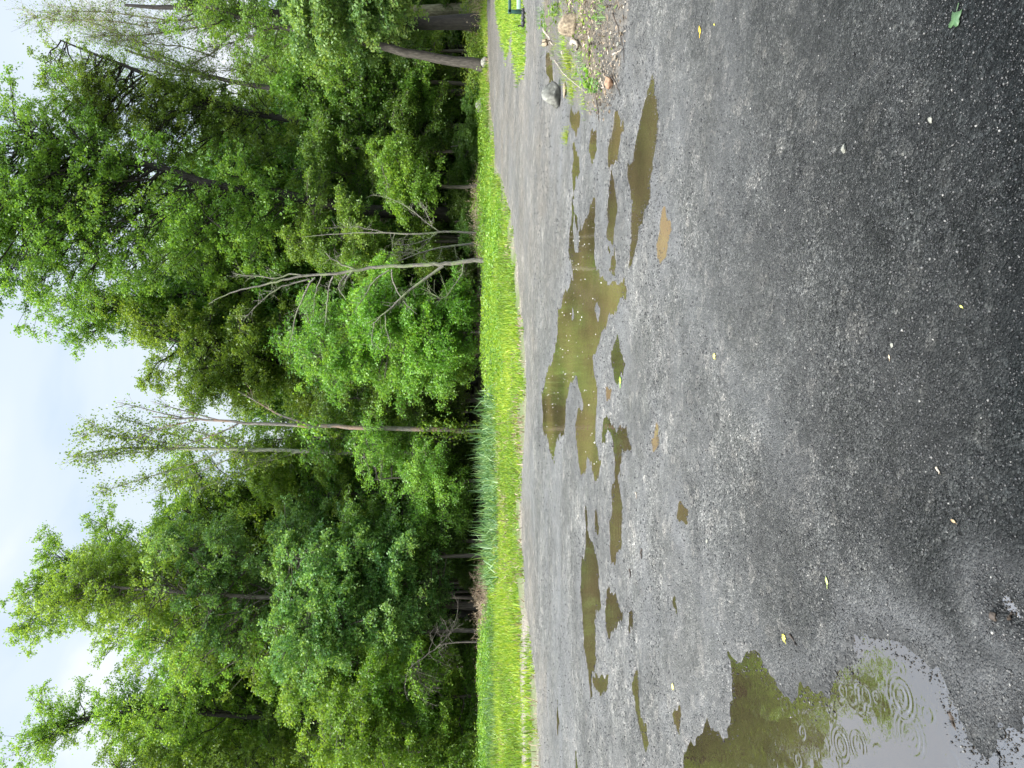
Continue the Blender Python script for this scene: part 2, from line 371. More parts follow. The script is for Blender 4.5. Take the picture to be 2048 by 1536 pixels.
PUD = {
 'A': ('w_olive', [(1143,392),(1150,430),(1156,450),(1163,455),(1172,440),(1180,415),(1184,398),(1188,420),(1187,470),(1185,510),(1188,540),(1200,548),(1210,562),(1225,552),(1240,560),(1253,575),(1250,592),(1235,600),(1225,620),(1212,640),(1203,665),(1196,690),(1184,715),(1188,745),(1193,775),(1190,810),(1187,840),(1188,870),(1193,900),(1197,930),(1190,955),(1180,935),(1172,920),(1170,945),(1160,945),(1156,920),(1153,880),(1148,840),(1155,820),(1162,815),(1160,780),(1150,755),(1140,770),(1133,800),(1130,835),(1128,860),(1115,868),(1108,900),(1106,930),(1100,910),(1093,870),(1085,855),(1083,820),(1082,790),(1090,760),(1095,730),(1105,718),(1110,690),(1112,650),(1115,620),(1125,590),(1138,570),(1145,560),(1140,540),(1135,510),(1137,480),(1140,450),(1142,420)], 'largest olive puddle with many arms across the middle of the lot'),
 'A2': ('w_olive', [(1144,285),(1149,290),(1153,320),(1158,352),(1151,362),(1148,398),(1143,398),(1145,340)], 'thin olive trickle running toward the boulder'),
 'B': ('w_olive', [(1182,262),(1190,268),(1192,300),(1187,320),(1178,300)], 'small olive puddle between the trickle and the weeds'),
 'C': ('w_olive', [(1228,228),(1242,232),(1244,260),(1236,290),(1232,325),(1213,330),(1212,300),(1218,265)], 'leaf shaped olive puddle nearest the weedy mound'),
 'D': ('w_brown', [(1303,152),(1308,200),(1316,240),(1313,280),(1309,320),(1299,350),(1297,390),(1287,410),(1284,440),(1277,440),(1273,470),(1262,520),(1253,537),(1257,500),(1261,460),(1266,420),(1257,370),(1251,330),(1262,318),(1266,290),(1273,260),(1277,220),(1291,190)], 'long forked brown puddle pointing past the weedy mound'),
 'E': ('w_brown', [(1222,340),(1229,380),(1234,410),(1229,445),(1223,482),(1212,482),(1211,440),(1212,400),(1218,360)], 'narrow brown puddle beside the long forked one'),
 'E2': ('w_brown', [(1214,505),(1228,500),(1234,520),(1230,545),(1218,540)], 'short brown puddle at the foot of the narrow one'),
 'F': ('w_tan', [(1325,425),(1340,440),(1342,460),(1333,480),(1328,505),(1315,525),(1310,520),(1313,490),(1318,460),(1320,435)], 'tan muddy puddle alone on the grey gravel'),
 'G': ('w_brown', [(1230,682),(1240,705),(1248,715),(1244,745),(1232,765),(1224,750),(1223,710)], 'wedge shaped brown puddle in front of the largest one'),
 'H': ('w_tan', [(1216,772),(1221,790),(1219,815),(1211,808),(1211,785)], 'tiny tan puddle in front of the largest one'),
 'I': ('w_brown', [(1203,842),(1215,838),(1232,858),(1252,868),(1257,895),(1249,917),(1240,907),(1235,920),(1232,955),(1234,980),(1241,1010),(1240,1050),(1235,1100),(1231,1137),(1221,1122),(1216,1070),(1221,1010),(1225,960),(1225,905),(1221,882),(1213,870),(1208,892),(1200,900)], 'hooked brown puddle with a long tail'),
 'J': ('w_tan', [(1308,836),(1314,860),(1316,890),(1305,902),(1302,880),(1308,862)], 'thin tan puddle out on the gravel'),
 'K': ('w_brown', [(1363,1000),(1371,1025),(1369,1047),(1358,1053),(1352,1030),(1354,1008)], 'small oval brown puddle alone near the middle'),
 'L': ('w_brown', [(1190,1022),(1196,1045),(1194,1073),(1187,1060)], 'small brown puddle beside the tail of the hooked one'),
 'M': ('w_brown', [(1171,1010),(1175,1060),(1182,1085),(1191,1110),(1193,1150),(1197,1200),(1196,1220),(1191,1235),(1188,1260),(1189,1330),(1183,1360),(1178,1397),(1173,1370),(1171,1320),(1164,1280),(1161,1230),(1159,1180),(1161,1140),(1165,1110),(1166,1080),(1168,1040)], 'long straight brown puddle parallel to the grass'),
 'N': ('w_brown', [(1215,1160),(1226,1185),(1236,1210),(1248,1235),(1239,1250),(1229,1255),(1213,1280),(1206,1240),(1204,1210),(1209,1190)], 'triangular brown puddle in front of the long straight one'),
 'O': ('w_brown', [(1262,1218),(1269,1240),(1266,1272),(1255,1272),(1253,1240)], 'small brown puddle below the triangular one'),
 'P': ('w_brown', [(1340,1177),(1348,1205),(1346,1235),(1337,1210)], 'narrow sliver of brown water near the tyre smear'),
 'Q': ('w_brown', [(1184,1340),(1195,1350),(1205,1343),(1213,1355),(1211,1375),(1205,1402),(1190,1382),(1182,1362)], 'ragged brown puddle at the end of the long straight one'),
 'R': ('w_brown', [(1261,1322),(1273,1345),(1276,1380),(1281,1430),(1291,1460),(1299,1492),(1285,1498),(1276,1460),(1267,1420),(1261,1370)], 'slanting brown puddle leading to the large near one'),
 'S2': ('w_brown', [(1342,1410),(1352,1418),(1355,1450),(1350,1466),(1341,1455),(1337,1430)], 'short brown puddle beside the large near one'),
 'S': ('w_near', [(1358,1482),(1372,1468),(1387,1462),(1400,1452),(1408,1438),(1416,1446),(1421,1466),(1450,1468),(1454,1440),(1450,1400),(1452,1350),(1449,1320),(1480,1318),(1495,1296),(1505,1288),(1515,1300),(1520,1340),(1545,1365),(1570,1385),(1600,1376),(1620,1392),(1650,1385),(1662,1355),(1690,1335),(1703,1305),(1702,1256),(1730,1262),(1760,1268),(1790,1290),(1820,1310),(1850,1335),(1880,1360),(1900,1390),(1918,1420),(1925,1460),(1960,1490),(1990,1500),(1995,1560),(1960,1640),(1800,1720),(1600,1760),(1450,1720),(1375,1620),(1360,1540)], 'large near puddle with raindrop rings reflecting the white sky'),
 'T': ('w_near', [(2004,1196),(2020,1210),(2042,1235),(2040,1262),(2018,1256),(1998,1235),(1992,1210)], 'faint film of water on the nearest asphalt'),
 'Y': ('w_near', [(1968,1468),(1990,1442),(2012,1446),(2030,1428),(2062,1440),(2075,1500),(2075,1620),(1990,1620),(1972,1540)], 'thin wet film between the large near puddle and the picture corner'),
 'U': ('w_brown', [(1113,1396),(1117,1430),(1119,1457),(1112,1474),(1110,1430)], 'thin rut of water by the grass'),
 'V': ('w_olive', [(1094,92),(1100,120),(1106,150),(1110,172),(1098,170),(1090,140),(1089,108)], 'olive puddle behind the grey boulder'),
 'W': ('w_olive', [(1140,215),(1153,220),(1158,245),(1151,272),(1140,264),(1135,236)], 'greenish puddle with algae by the grey boulder'),
 'X': ('w_brown', [(1148,1488),(1152,1500),(1155,1560),(1152,1640),(1147,1560)], 'dark rut of water at the picture edge'),
}
ISL = [[(1146,432),(1156,470),(1155,505),(1148,500),(1144,460)], [(1143,612),(1146,640),(1142,638)], [(1192,602),(1198,620),(1194,642),(1187,615)]]
def sdist(poly, qx, qy):
    """signed distance, positive inside"""
    d = np.full(qx.shape, 1e9); ins = np.zeros(qx.shape, bool); n = len(poly)
    for i in range(n):
        ax, ay = poly[i]; bx, by = poly[(i + 1) % n]
        ex, ey = bx - ax, by - ay; wx, wy = qx - ax, qy - ay
        t = np.clip((wx * ex + wy * ey) / (ex * ex + ey * ey + 1e-12), 0, 1)
        d = np.minimum(d, (wx - ex * t) ** 2 + (wy - ey * t) ** 2)
        c = ((ay > qy) != (by > qy)) & (qx < (bx - ax) * (qy - ay) / ((by - ay) + 1e-12) + ax)
        ins ^= c
    d = np.sqrt(d); return np.where(ins, d, -d)
def gpoly(poly): return [tuple(G(x, y)[:2]) for x, y in poly]
ZW = -0.012
ZZ = 0.005 * fbm(XX * 0.7, YY * 0.7, 3, 3)
fine = 0.0022 * fbm(XX * 14, YY * 14, 9, 3) + 0.0014 * vnoise(XX * 60, YY * 60, 5)
ZZ = ZZ + fine
SD = np.full(XX.shape, -9.0)
PSD = {}
for k, (mt, poly, lab) in PUD.items():
    gp = gpoly(poly); gx = [p[0] for p in gp]; gy = [p[1] for p in gp]; mg = 0.9
    rs, cs = np.where((XX > min(gx) - mg) & (XX < max(gx) + mg) & (YY > min(gy) - mg) & (YY < max(gy) + mg))
    if not len(rs): continue
    r0, r1, c0, c1 = rs.min(), rs.max() + 1, cs.min(), cs.max() + 1
    qx, qy = XX[r0:r1, c0:c1], YY[r0:r1, c0:c1]
    # wobble the coordinates so that shorelines are ragged at a scale below the tracing's
    dd = np.sqrt(qy); jx = 0.085 * dd * 0.5 * fbm(qx * 4, qy * 5, 21, 4); jy = 0.10 * dd * 0.5 * fbm(qx * 4, qy * 5, 33, 4)
    s = sdist(gp, qx + jx, qy + jy)
    if k == 'A':
        for isl in ISL: s = np.minimum(s, -sdist(gpoly(isl), qx, qy))
    PSD[k] = (r0, r1, c0, c1, s)
    SD[r0:r1, c0:c1] = np.maximum(SD[r0:r1, c0:c1], s)
shore = np.exp(-(SD / (0.06 + .02 * YY)) ** 2)
ZZ = ZZ + shore * (0.0085 * fbm(XX * 8, YY * 6, 13, 3) + 0.0060 * vnoise(XX * 34, YY * 26, 15))
wid = 0.10 + 0.018 * YY
dip = np.clip(SD / wid + 0.42, 0, 1)
dip = dip * dip * (3 - 2 * dip)
ZZ = ZZ * (1 - 0.55 * dip) - 0.030 * dip
# the weedy mound on the right, and the swell around it
MOUND = gpoly([(1085,60),(1100,40),(1075,-60),(1080,-300),(1160,-320),(1230,-200),(1262,-40),(1255,20),(1245,80),(1235,150),(1215,205),(1180,225),(1150,205),(1130,170),(1112,130),(1095,95)])
sm = sdist(MOUND, XX, YY)
sm = np.where(np.abs(XX) + np.abs(YY) > 60, -9, sm)
mh = np.clip((sm + 0.10) / 0.9, 0, 1); mh = mh * mh * (3 - 2 * mh)
ZZ = ZZ + mh * (0.16 + 0.05 * fbm(XX * 2.2, YY * 2.2, 41, 3)) + np.clip(sm / 0.2 + 0.5, 0, 1) * 0.012 * (fbm(XX * 11, YY * 11, 44, 3) + .3)
soil = np.clip((sm + 0.10 * fbm(XX * 5, YY * 5, 47, 3)) / 0.18 + 0.6, 0, 1)
# dirt: tan stuff along the far edge and brownish right-hand arm of the lot
edist = Ye[None, :] - YY
dn = fbm(XX * 0.8, YY * 0.8, 51, 4)
dirt = np.clip(1.05 - edist / (2.3 + 1.1 * dn) , 0, 1) * np.clip(0.62 + 0.5 * dn, 0, 1)
dirt = np.maximum(dirt, 0.5 * np.clip((XX - 0.5) / 2.5, 0, 1) * np.clip((YY - 9.0) / 3, 0, 1) * np.clip(0.8 + dn, 0, 1))
near_shade_mask = np.clip((5.5 - YY + 0.22 * XX + 0.5 * fbm(XX * .8, YY * .8, 61, 4)) / 3.7, 0, 1)  # mask of the painted near-camera shade, deepest closest in
silt = np.clip(1 - np.abs(SD + 0.10) / (0.06 + 0.03 * YY), 0, 1) * 0.35 * np.clip(.6 + fbm(XX * 2, YY * 2, 71, 3), 0, 1)
silt = np.maximum(silt, 0.42 * np.clip(fbm(XX * 0.55, YY * 1.0, 75, 4) * 2.0, 0, 1) * np.clip((YY - 3.0) / 2, 0, 1))
# faint wheel tracks pressed into the grit, sweeping round toward the right
for c0, off in ((7.2, 0), (8.65, 0), (13.4, 1), (14.9, 1)):
    rr1 = np.sqrt((XX - 6.0 + 9 * off) ** 2 + (YY + 1.5 * off) ** 2); bnd = np.exp(-((rr1 - c0 * (1 - .1 * off)) / .16) ** 2) * np.clip(.55 + 1.1 * fbm(XX * .8, YY * .8, 177 + off, 3), 0, 1)
    silt = np.clip(silt + .42 * bnd, 0, .8); ZZ = ZZ - .006 * bnd * (SD < -.3)
nr, nc = XX.shape
idx = np.arange(nr * nc).reshape(nr, nc)
Fq = np.stack((idx[:-1, :-1], idx[1:, :-1], idx[1:, 1:], idx[:-1, 1:]), -1).reshape(-1, 4)
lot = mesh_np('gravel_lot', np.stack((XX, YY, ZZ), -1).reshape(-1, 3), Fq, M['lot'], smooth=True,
              attrs={'dirt': ('POINT', dirt.ravel()), 'soil': ('POINT', soil.ravel()), 'tar': ('POINT', near_shade_mask.ravel()), 'silt': ('POINT', silt.ravel())})  # 'tar' carries the painted near-camera shade
tag(lot, 'wet dark crushed asphalt lot full of puddles', kind='structure')
def ground_z(X, Y):
    """height of the lot or of the mound at a point"""
    d = (XX - X) ** 2 + (YY - Y) ** 2; i = np.unravel_index(np.argmin(d), d.shape); return float(ZZ[i])

# water sheets: level, one per puddle, cut where the gravel rises out of it
RINGS = []   # (X, Y, radius, number of waves, wavelength, height)
for (px, py, rp, nw, amp) in [(1678,1381,14,2,1.0),(1709,1380,14,2,1.0),(1697,1392,26,5,.5),(1662,1425,10,2,.8),(1728,1420,12,3,.7),(1598,1465,16,4,.9),(1493,1475,9,2,.8),
    (1530,1458,7,1,.6),(1676,1492,34,6,1.3),(1708,1490,30,5,1.1),(1795,1395,40,6,.9),(1745,1395,14,3,.6),(1815,1433,9,2,.9),(1590,1520,16,4,.9),(1470,1528,8,2,.6),
    (1630,1510,9,2,.7),(1765,1285,12,3,.7),(1722,1282,9,2,.8),(1560,1430,6,1,.6),(1435,1475,6,1,.6),(1500,1510,6,1,.6),(1812,1470,52,7,.45),(1540,1500,7,1,.5)]:
    g = G(px, py); g2 = G(px, py + rp); RINGS.append((g[0], g[1], abs(g2[0] - g[0]), nw, amp))
_q = np.random.default_rng(99)
for _ in range(34):
    px, py = _q.uniform(1440, 1900), _q.uniform(1330, 1560); g = G(px, py); rr0 = _q.uniform(.012, .05); RINGS.append((g[0], g[1], rr0, int(_q.integers(1, 4)), _q.uniform(.2, .6)))
for k, (mt, poly, lab) in PUD.items():
    if k not in PSD: continue
    r0, r1, c0, c1, s = PSD[k]
    step = 1 if k in 'S' else 2
    s2 = s[::step, ::step]; qx = XX[r0:r1, c0:c1][::step, ::step]; qy = YY[r0:r1, c0:c1][::step, ::step]
    keep = (s2 > -(0.05 + 0.012 * qy)) & (s2 >= SD[r0:r1, c0:c1][::step, ::step] - 1e-6)
    if keep.sum() < 4: continue
    if k == 'S':      # finer sheet for the raindrop rings
        gx0, gx1, gy0, gy1 = qx[keep].min(), qx[keep].max(), qy[keep].min(), qy[keep].max()
        ax = np.arange(gx0, gx1, 0.0075); ay = np.arange(gy0, gy1, 0.0075); qx, qy = np.meshgrid(ax, ay)
        gp = gpoly(poly); c_ = np.arange(0, 1)
        s2 = sdist(gp, qx, qy); keep = s2 > -0.12
    hz = np.zeros(qx.shape)
    for (rx, ry, rr, nw, amp) in RINGS:
        d = np.sqrt((qx - rx) ** 2 + (qy - ry) ** 2); lam = max(rr / nw, 0.022)
        ang = np.arctan2(qy - ry, qx - rx); hz += amp * (.65 + .6 * vnoise(ang * 1.6 + rx * 9, rr * 50 + 0 * ang, 7)) * 0.0016 * np.sin(d / lam * 2 * np.pi) * np.exp(-((d - rr * 0.72) / (rr * 0.33 + 1e-6)) ** 2)
    hz += 0.00045 * fbm(qx * 7, qy * 7, 83, 3)
    a, bq = qx.shape; idm = np.arange(a * bq).reshape(a, bq)
    kq = keep[:-1, :-1] & keep[1:, :-1] & keep[1:, 1:] & keep[:-1, 1:]
    fq = np.stack((idm[:-1, :-1], idm[1:, :-1], idm[1:, 1:], idm[:-1, 1:]), -1)[kq]
    if not len(fq): continue
    if k == 'S': fq = fq[:, ::-1]
    us, inv = np.unique(fq, return_inverse=True)
    V = np.stack((qx.ravel(), qy.ravel(), ZW - .0001 * list(PUD).index(k) + (hz.ravel() if k in ('S',) else 0 * hz.ravel())), -1)[us]
    o = mesh_np('puddle', V, inv.reshape(-1, 4), M[mt], smooth=True)
    tag(o, lab, kind='structure')
# make all water face up
for o in list(COL.objects):
    if o.name.startswith('puddle') or o is lot:
        me = o.data
        if len(me.polygons) and me.polygons[len(me.polygons) // 2].normal.z < 0: me.flip_normals()

# verge: gently rising strip of turf between gravel and wood
BACK = [(2300, 975), (1536, 984), (1300, 990), (1200, 994), (1000, 996), (860, 990), (760, 992), (600, 990), (520, 985), (430, 963), (330, 952), (250, 956), (200, 968), (150, 971), (100, 971.5), (0, 971), (-200, 970), (-500, 969)]
BP = np.array([G(x, y) for y, x in BACK]); sB = BP[:, 0] / (BP[:, 1] + VO)
SV = np.linspace(-0.85, 0.70, 520); yeV = np.interp(SV, sE, EP[:, 1]); ybV = np.maximum(np.interp(SV, sB, BP[:, 1]), yeV + 0.4) + 1.0
tt = np.linspace(0, 1, 60)
YV = yeV[None] - 0.25 + (ybV - yeV + 0.25)[None] * tt[:, None]; XV = SV[None] * (YV + VO)
def verge_z(X, Y, t): return -0.012 + 0.13 * t + 0.03 * np.clip(t * 12, 0, 1) + 0.02 * fbm(X * 0.6, Y * 0.6, 91, 3) * np.clip(t * 4, 0, 1) + 0.022 * fbm(X * 2.5, Y * 2.5, 95, 3)
ZV = verge_z(XV, YV, tt[:, None]); ZV[0] = -0.05
def trackf(X, Y):
    x, y = proj(X, Y, np.zeros(X.shape)); c = 1050 + (y - 1180) * .012
    return np.clip(1.5 - np.abs(x - c + 2.5 * fbm(X, Y, 121, 3)) / 7, 0, 1) * np.clip((y - 1130) / 120, 0, 1)
a, bq = XV.shape; idm = np.arange(a * bq).reshape(a, bq)
o = mesh_np('grass_verge', np.stack((XV, YV, ZV), -1).reshape(-1, 3), np.stack((idm[:-1, :-1], idm[:-1, 1:], idm[1:, 1:], idm[1:, :-1]), -1).reshape(-1, 4), M['verge'], smooth=True, attrs={'bare': ('POINT', np.maximum(trackf(XV, YV), np.clip(.8 - 8 * tt[:, None] + .8 * fbm(XV * 2, YV * 2, 131, 3), 0, 1)).ravel())})
tag(o, kind='structure')
# woodland floor and everything round about, one sheet to the horizon
gy = np.concatenate((np.linspace(-400, -20, 14), np.linspace(-14, 90, 90), np.linspace(110, 1500, 16)))
gx = np.concatenate((np.linspace(-1200, -70, 12), np.linspace(-60, 60, 90), np.linspace(70, 1200, 12)))
gX, gY = np.meshgrid(gx, gy); gZ = -0.07 + 0.06 * fbm(gX * .25, gY * .25, 101, 3) * np.clip((gY - 30) / 10, 0, 1) + np.clip((gY - 27) / 8, 0, 1) * 0.10
a, bq = gX.shape; idm = np.arange(a * bq).reshape(a, bq)
o = mesh_np('ground', np.stack((gX, gY, gZ), -1).reshape(-1, 3), np.stack((idm[:-1, :-1], idm[:-1, 1:], idm[1:, 1:], idm[1:, :-1]), -1).reshape(-1, 4), M['floor'], smooth=True)
tag(o, kind='structure')

# ================================================================== leaves, blades, stones
def leaf_quads(C, A, Lh, Wh, up_bias=0.5, tint=None):
    """C centres (n,3), A along direction (n,3), half length, half width"""
    n = len(C); A = nrm(A); rv = rng.normal(size=(n, 3)); rv[:, 2] += up_bias * 3
    B = nrm(np.cross(A, rv)); Lh = np.broadcast_to(Lh, (n,))[:, None]; Wh = np.broadcast_to(Wh, (n,))[:, None]
    V = np.stack((C - A * Lh, C + B * Wh - A * Lh * 0.1, C + A * Lh, C - B * Wh - A * Lh * 0.1), 1).reshape(-1, 3)
    return V, np.arange(4 * n).reshape(n, 4)
def blades(Pb, h, w, lean=0.35):
    n = len(Pb); an = rng.uniform(0, 2 * np.pi, n); ln = rng.uniform(0, lean, n)
    D = np.stack((np.cos(an) * ln, np.sin(an) * ln, np.ones(n)), 1); D = nrm(D)
    an2 = rng.uniform(0, np.pi, n); Wd = np.stack((np.cos(an2), np.sin(an2), np.zeros(n)), 1) * w[:, None]
    mid = Pb + D * h[:, None] * 0.55; D2 = D.copy(); D2[:, 2] -= 0.35 + 0.6 * ln; D2 = nrm(D2)
    tip = mid + D2 * h[:, None] * 0.5
    V = np.stack((Pb - Wd, Pb + Wd, mid + Wd * .7, mid - Wd * .7, tip), 1).reshape(-1, 3)
    b0 = np.arange(n) * 5
    return V, [np.stack((b0, b0 + 1, b0 + 2, b0 + 3), 1), np.stack((b0 + 3, b0 + 2, b0 + 4), 1)]
def grass_obj(name, n, sfun, hfun, wd, mat, lean=.4, tintf=None):
    X, Y, Z, keep = sfun(n); Pb = np.stack((X, Y, Z), 1)[keep]; n = len(Pb)
    h = hfun(Pb[:, 0], Pb[:, 1], n); wdt = np.full(n, wd) * rng.uniform(.7, 1.3, n)
    V, Fl = blades(Pb, h, wdt, lean)
    ti = np.clip(0.5 + 0.28 * rng.normal(size=n) + (tintf(Pb[:, 0], Pb[:, 1]) if tintf is not None else 0), 0, 1)
    return mesh_np(name, V, Fl, mat, attrs={'tint': ('FACE', np.concatenate((ti, ti)))})
def sample_verge(n, t0=0.0, t1=1.0, s0=-0.75, s1=0.62):
    s = rng.uniform(s0, s1, n); ye = np.interp(s, sE, EP[:, 1]); yb = np.maximum(np.interp(s, sB, BP[:, 1]), ye + .4) + 1.0
    t = rng.uniform(t0, t1, n); Y = ye - .25 + (yb - ye + .25) * t; X = s * (Y + VO)
    return s, t, X, Y
def s_lawn(n):
    s, t, X, Y = sample_verge(n, 0.0, 1.0)
    x, y = proj(X, Y, np.zeros(n))
    dens = np.clip(0.10 + 5.5 * (t - 0.03) + 1.1 * fbm(X * 1.6, Y * .9, 111, 3) * (t < .4), 0.0, 1)
    dens = dens * (1 - .93 * trackf(X, Y))
    bare = fbm(X * .9, Y * .9, 131, 3) > 0.42; dens = np.where(bare & (t < .45), dens * .35, dens)
    return X, Y, verge_z(X, Y, t), rng.uniform(size=n) < dens
def h_lawn(X, Y, n):
    x, y = proj(X, Y, np.zeros(n))
    rough = ((y < 700) | (y > 1180)).astype(float)
    return (.03 + .035 * rng.exponential(1, n).clip(0, 3)) * (1 + 1.2 * rough * np.clip(.5 + fbm(X, Y, 141, 3), 0, 1.2))
g1 = grass_obj('lawn_grass', 330000, s_lawn, h_lawn, 0.010, M['grass'], .7, lambda X, Y: 0.5 * fbm(X * .5, Y * .35, 151, 4) + .25 * fbm(X * 4, Y * 2, 153, 2))
tag(g1, 'bright lime mown grass along the far side of the lot', 'grass', kind='stuff')
g3 = grass_obj('dry_grass', 26000, lambda n: (lambda a: (a[2], a[3], verge_z(a[2], a[3], a[1]), rng.uniform(size=n) < np.clip(.35 + fbm(a[2] * .9, a[3] * .9, 157, 3), 0, 1) * (1 - trackf(a[2], a[3]))))(sample_verge(n, 0.02, .9)),
    lambda X, Y, n: rng.uniform(.05, .20, n), 0.010, M['dry'], .9)
tag(g3, 'withered straw coloured stalks among the lime grass', 'dry grass', kind='stuff')
# short grass in the island on the far right, either side of the drive
ISLE = gpoly([(990,-200),(993,20),(1000,60),(1012,120),(1020,90),(1024,70),(1026,110),(1034,150),(1042,170),(1050,150),(1054,90),(1053,40),(1050,0),(1052,-60),(1060,-300)])
def s_isle(n):
    gx = [p[0] for p in ISLE]; gyy = [p[1] for p in ISLE]
    X = rng.uniform(min(gx), min(max(gx), 22), n); Y = rng.uniform(min(gyy), max(gyy), n)
    s = sdist(ISLE, X + .3 * fbm(X * 2, Y * 2, 161, 2), Y + .3 * fbm(X * 2, Y * 2, 163, 2))
    return X, Y, np.zeros(n) - .005, rng.uniform(size=n) < np.clip(s / .4 + .3, 0, 1)
g2 = grass_obj('island_grass', 60000, s_isle, lambda X, Y, n: rng.uniform(.04, .13, n), 0.010, M['grass'], .8, lambda X, Y: 0.1 + 0.25 * fbm(X, Y, 171, 3))
tag(g2, 'pointed patch of bright grass between the two arms of the gravel', 'grass', kind='stuff')
# tall dark grass in front of the wood
def tallgrass(name, ya, yb, t0, t1, n, h0, h1, mat, label, lean=.55, wd=.011, seed=0):
    def f(n):
        s0 = np.interp((768 - yb) / F_PX * 1.0, (768 - np.array([2300, -500])) / F_PX, [-.8, .8])
        sa, sb_ = sorted(((768 - ya) / F_PX * .90, (768 - yb) / F_PX * .90))
        s, t, X, Y = sample_verge(n, t0, t1, sa, sb_)
        return X, Y, verge_z(X, Y, t), rng.uniform(size=n) < np.clip(1.3 * fbm(X * .9, Y * .9, seed + 181, 3) + 1.8 * (t - t0) / (t1 - t0), 0, 1) * np.clip(np.minimum((s - sa) / .04, (sb_ - s) / .04) + .9 * fbm(X * .9, Y * .9, seed + 188, 3), 0, 1)
    o = grass_obj(name, n, f, lambda X, Y, n: rng.uniform(h0, h1, n) * np.clip(1 + 1.2 * fbm(X * 1.3, Y * 1.3, seed + 191, 3), .25, 1.8), wd, mat, lean, lambda X, Y: .2 * fbm(X * .7, Y * .7, seed + 195, 2))
    return tag(o, label, 'tall grass', kind='stuff')
tallgrass('tall_grass', 1190, 775, .60, 1.0, 6000, .22, .60, M['tall_grass'], 'tall bluish green grass bending at the foot of the wood left of the snag', lean=1.5, wd=.017)
tallgrass('rough_grass', 1700, 1180, .62, 1.0, 8000, .08, .32, M['tall_grass'], 'rough green grass in front of the left part of the wood', seed=7)
tallgrass('rough_grass', 780, 500, .60, 1.0, 5000, .08, .30, M['tall_grass'], 'rough green grass below the bright sprays', seed=13)

# ---- broad-leaved weeds carpeting the right part of the verge
def herb_bed(name, ya, yb, t0, t1, n, h0, h1, mat, label, seed=0):
    sa, sb_ = sorted(((768 - ya) / F_PX * .90, (768 - yb) / F_PX * .90))
    s, t, X, Y = sample_verge(n, t0, t1, sa, sb_)
    ed = np.minimum((s - sa) / .05, (sb_ - s) / .05) + .9 * fbm(X * .8, Y * .8, 231 + seed, 3)
    kp = rng.uniform(size=n) < np.clip(ed, 0, 1) * np.clip(2.2 * (t - t0) / (t1 - t0) + .9 * fbm(X * 1.1, Y * 1.1, 235 + seed, 3), 0, 1)
    X, Y, t = X[kp], Y[kp], t[kp]; n = len(X)
    hh = np.clip(1 + .6 * fbm(X * .8, Y * .8, 201 + seed, 3), .25, 1.7) * rng.uniform(h0, h1, n) * np.clip(.35 + (t - t0) / (t1 - t0), 0, 1)
    C = np.stack((X, Y, verge_z(X, Y, t) + hh), 1); A = rng.normal(size=(n, 3)); A[:, 2] *= .4
    V, Fq = leaf_quads(C, A, rng.uniform(.03, .06, n), rng.uniform(.016, .03, n), .5)
    ti = np.clip(.5 + .25 * rng.normal(size=n) + .3 * fbm(X * 1.2, Y * 1.2, 211 + seed, 2) + .2*(hh/h1-.5), 0, 1)
    o = mesh_np(name, V, Fq, mat, attrs={'tint': ('FACE', ti)}); return tag(o, label, 'ground cover', kind='stuff')
herb_bed('ground_cover', 540, 170, .05, 1.0, 52000, .05, .42, M['leaf_bright'], 'leafy green weeds along the bend of the gravel')
herb_bed('ground_cover', 800, 480, .35, 1.0, 16000, .05, .30, M['leaf_bright'], 'low leafy weeds under the leaning dead tree', 5)
herb_bed('ground_cover', 1750, 1180, .75, 1.0, 22000, .05, .40, M['leaf_mid'], 'leafy weeds below the left trees', 9)
herb_bed('ground_cover', 200, -350, .2, 1.0, 22000, .1, .8, M['leaf_mid'], 'undergrowth behind the far arm of the gravel', 11)

# ---- loose stones
def stones(name, n, X, Y, r, mat, label, cat, flat=.6):
    base = np.array([(1,0,0),(0,1,0),(-1,0,0),(0,-1,0),(0,0,1),(0,0,-1)], float)
    V = base[None] * (1 + .35 * rng.normal(size=(n, 6, 1)).clip(-1.5, 1.5)) * r[:, None, None]
    an = rng.uniform(0, 2*np.pi, n); c, s_ = np.cos(an)[:, None], np.sin(an)[:, None]
    vx = V[..., 0] * c - V[..., 1] * s_; vy = (V[..., 0] * s_ + V[..., 1] * c); vz = V[..., 2] * flat
    return vx, vy, vz
FACES8 = np.array([(0,1,4),(1,2,4),(2,3,4),(3,0,4),(1,0,5),(2,1,5),(3,2,5),(0,3,5)])
def lot_z_fast(X, Y):
    # bilinear lookup in the lot grid through (s, Y)
    s = X / (Y + VO); j = np.clip(((s - S[0]) / .0018).round().astype(int), 0, nc - 1)
    Yc = YY[:, nc // 2]; i = np.clip(len(Yc) - 1 - np.searchsorted(Yc[::-1], Y), 0, nr - 1)
    far = i < 210
    for _ in range(3):
        di = np.sign(YY[i, j] - Y).astype(int); ii = np.clip(i + di * 1, 0, nr - 1)
        i = np.where(np.abs(YY[ii, j] - Y) < np.abs(YY[i, j] - Y), ii, i)
    return ZZ[i, j], SD[i, j], sm[i, j]
n = 240000
xx = 1024 + F_PX * np.where(rng.uniform(size=n) < .3, rng.uniform(.03, .2, n), rng.uniform(.16, 1.05, n))
Y = np.array(row_y(xx)); X = rng.uniform(-.62, .62, n) * Y * 1.1
okE = Y < np.interp(X / (Y + VO), sE, EP[:, 1]) - .3
z, sdv, smv = lot_z_fast(X, Y)
dn_ = vnoise(X * 1.3, Y * 1.3, 301) + .6 * vnoise(X * 4, Y * 4, 303)
keep = okE & (sdv < .10 - .14 * rng.uniform(size=n)) & (rng.uniform(size=n) < np.maximum(np.clip(.45 + .55 * dn_, .1, 1) * np.clip((Y - 1.6) / 1.4, .12, 1), .9 * (np.abs(sdv) < .1))); X, Y, z, sdv = X[keep], Y[keep], z[keep], sdv[keep]; n = len(X)
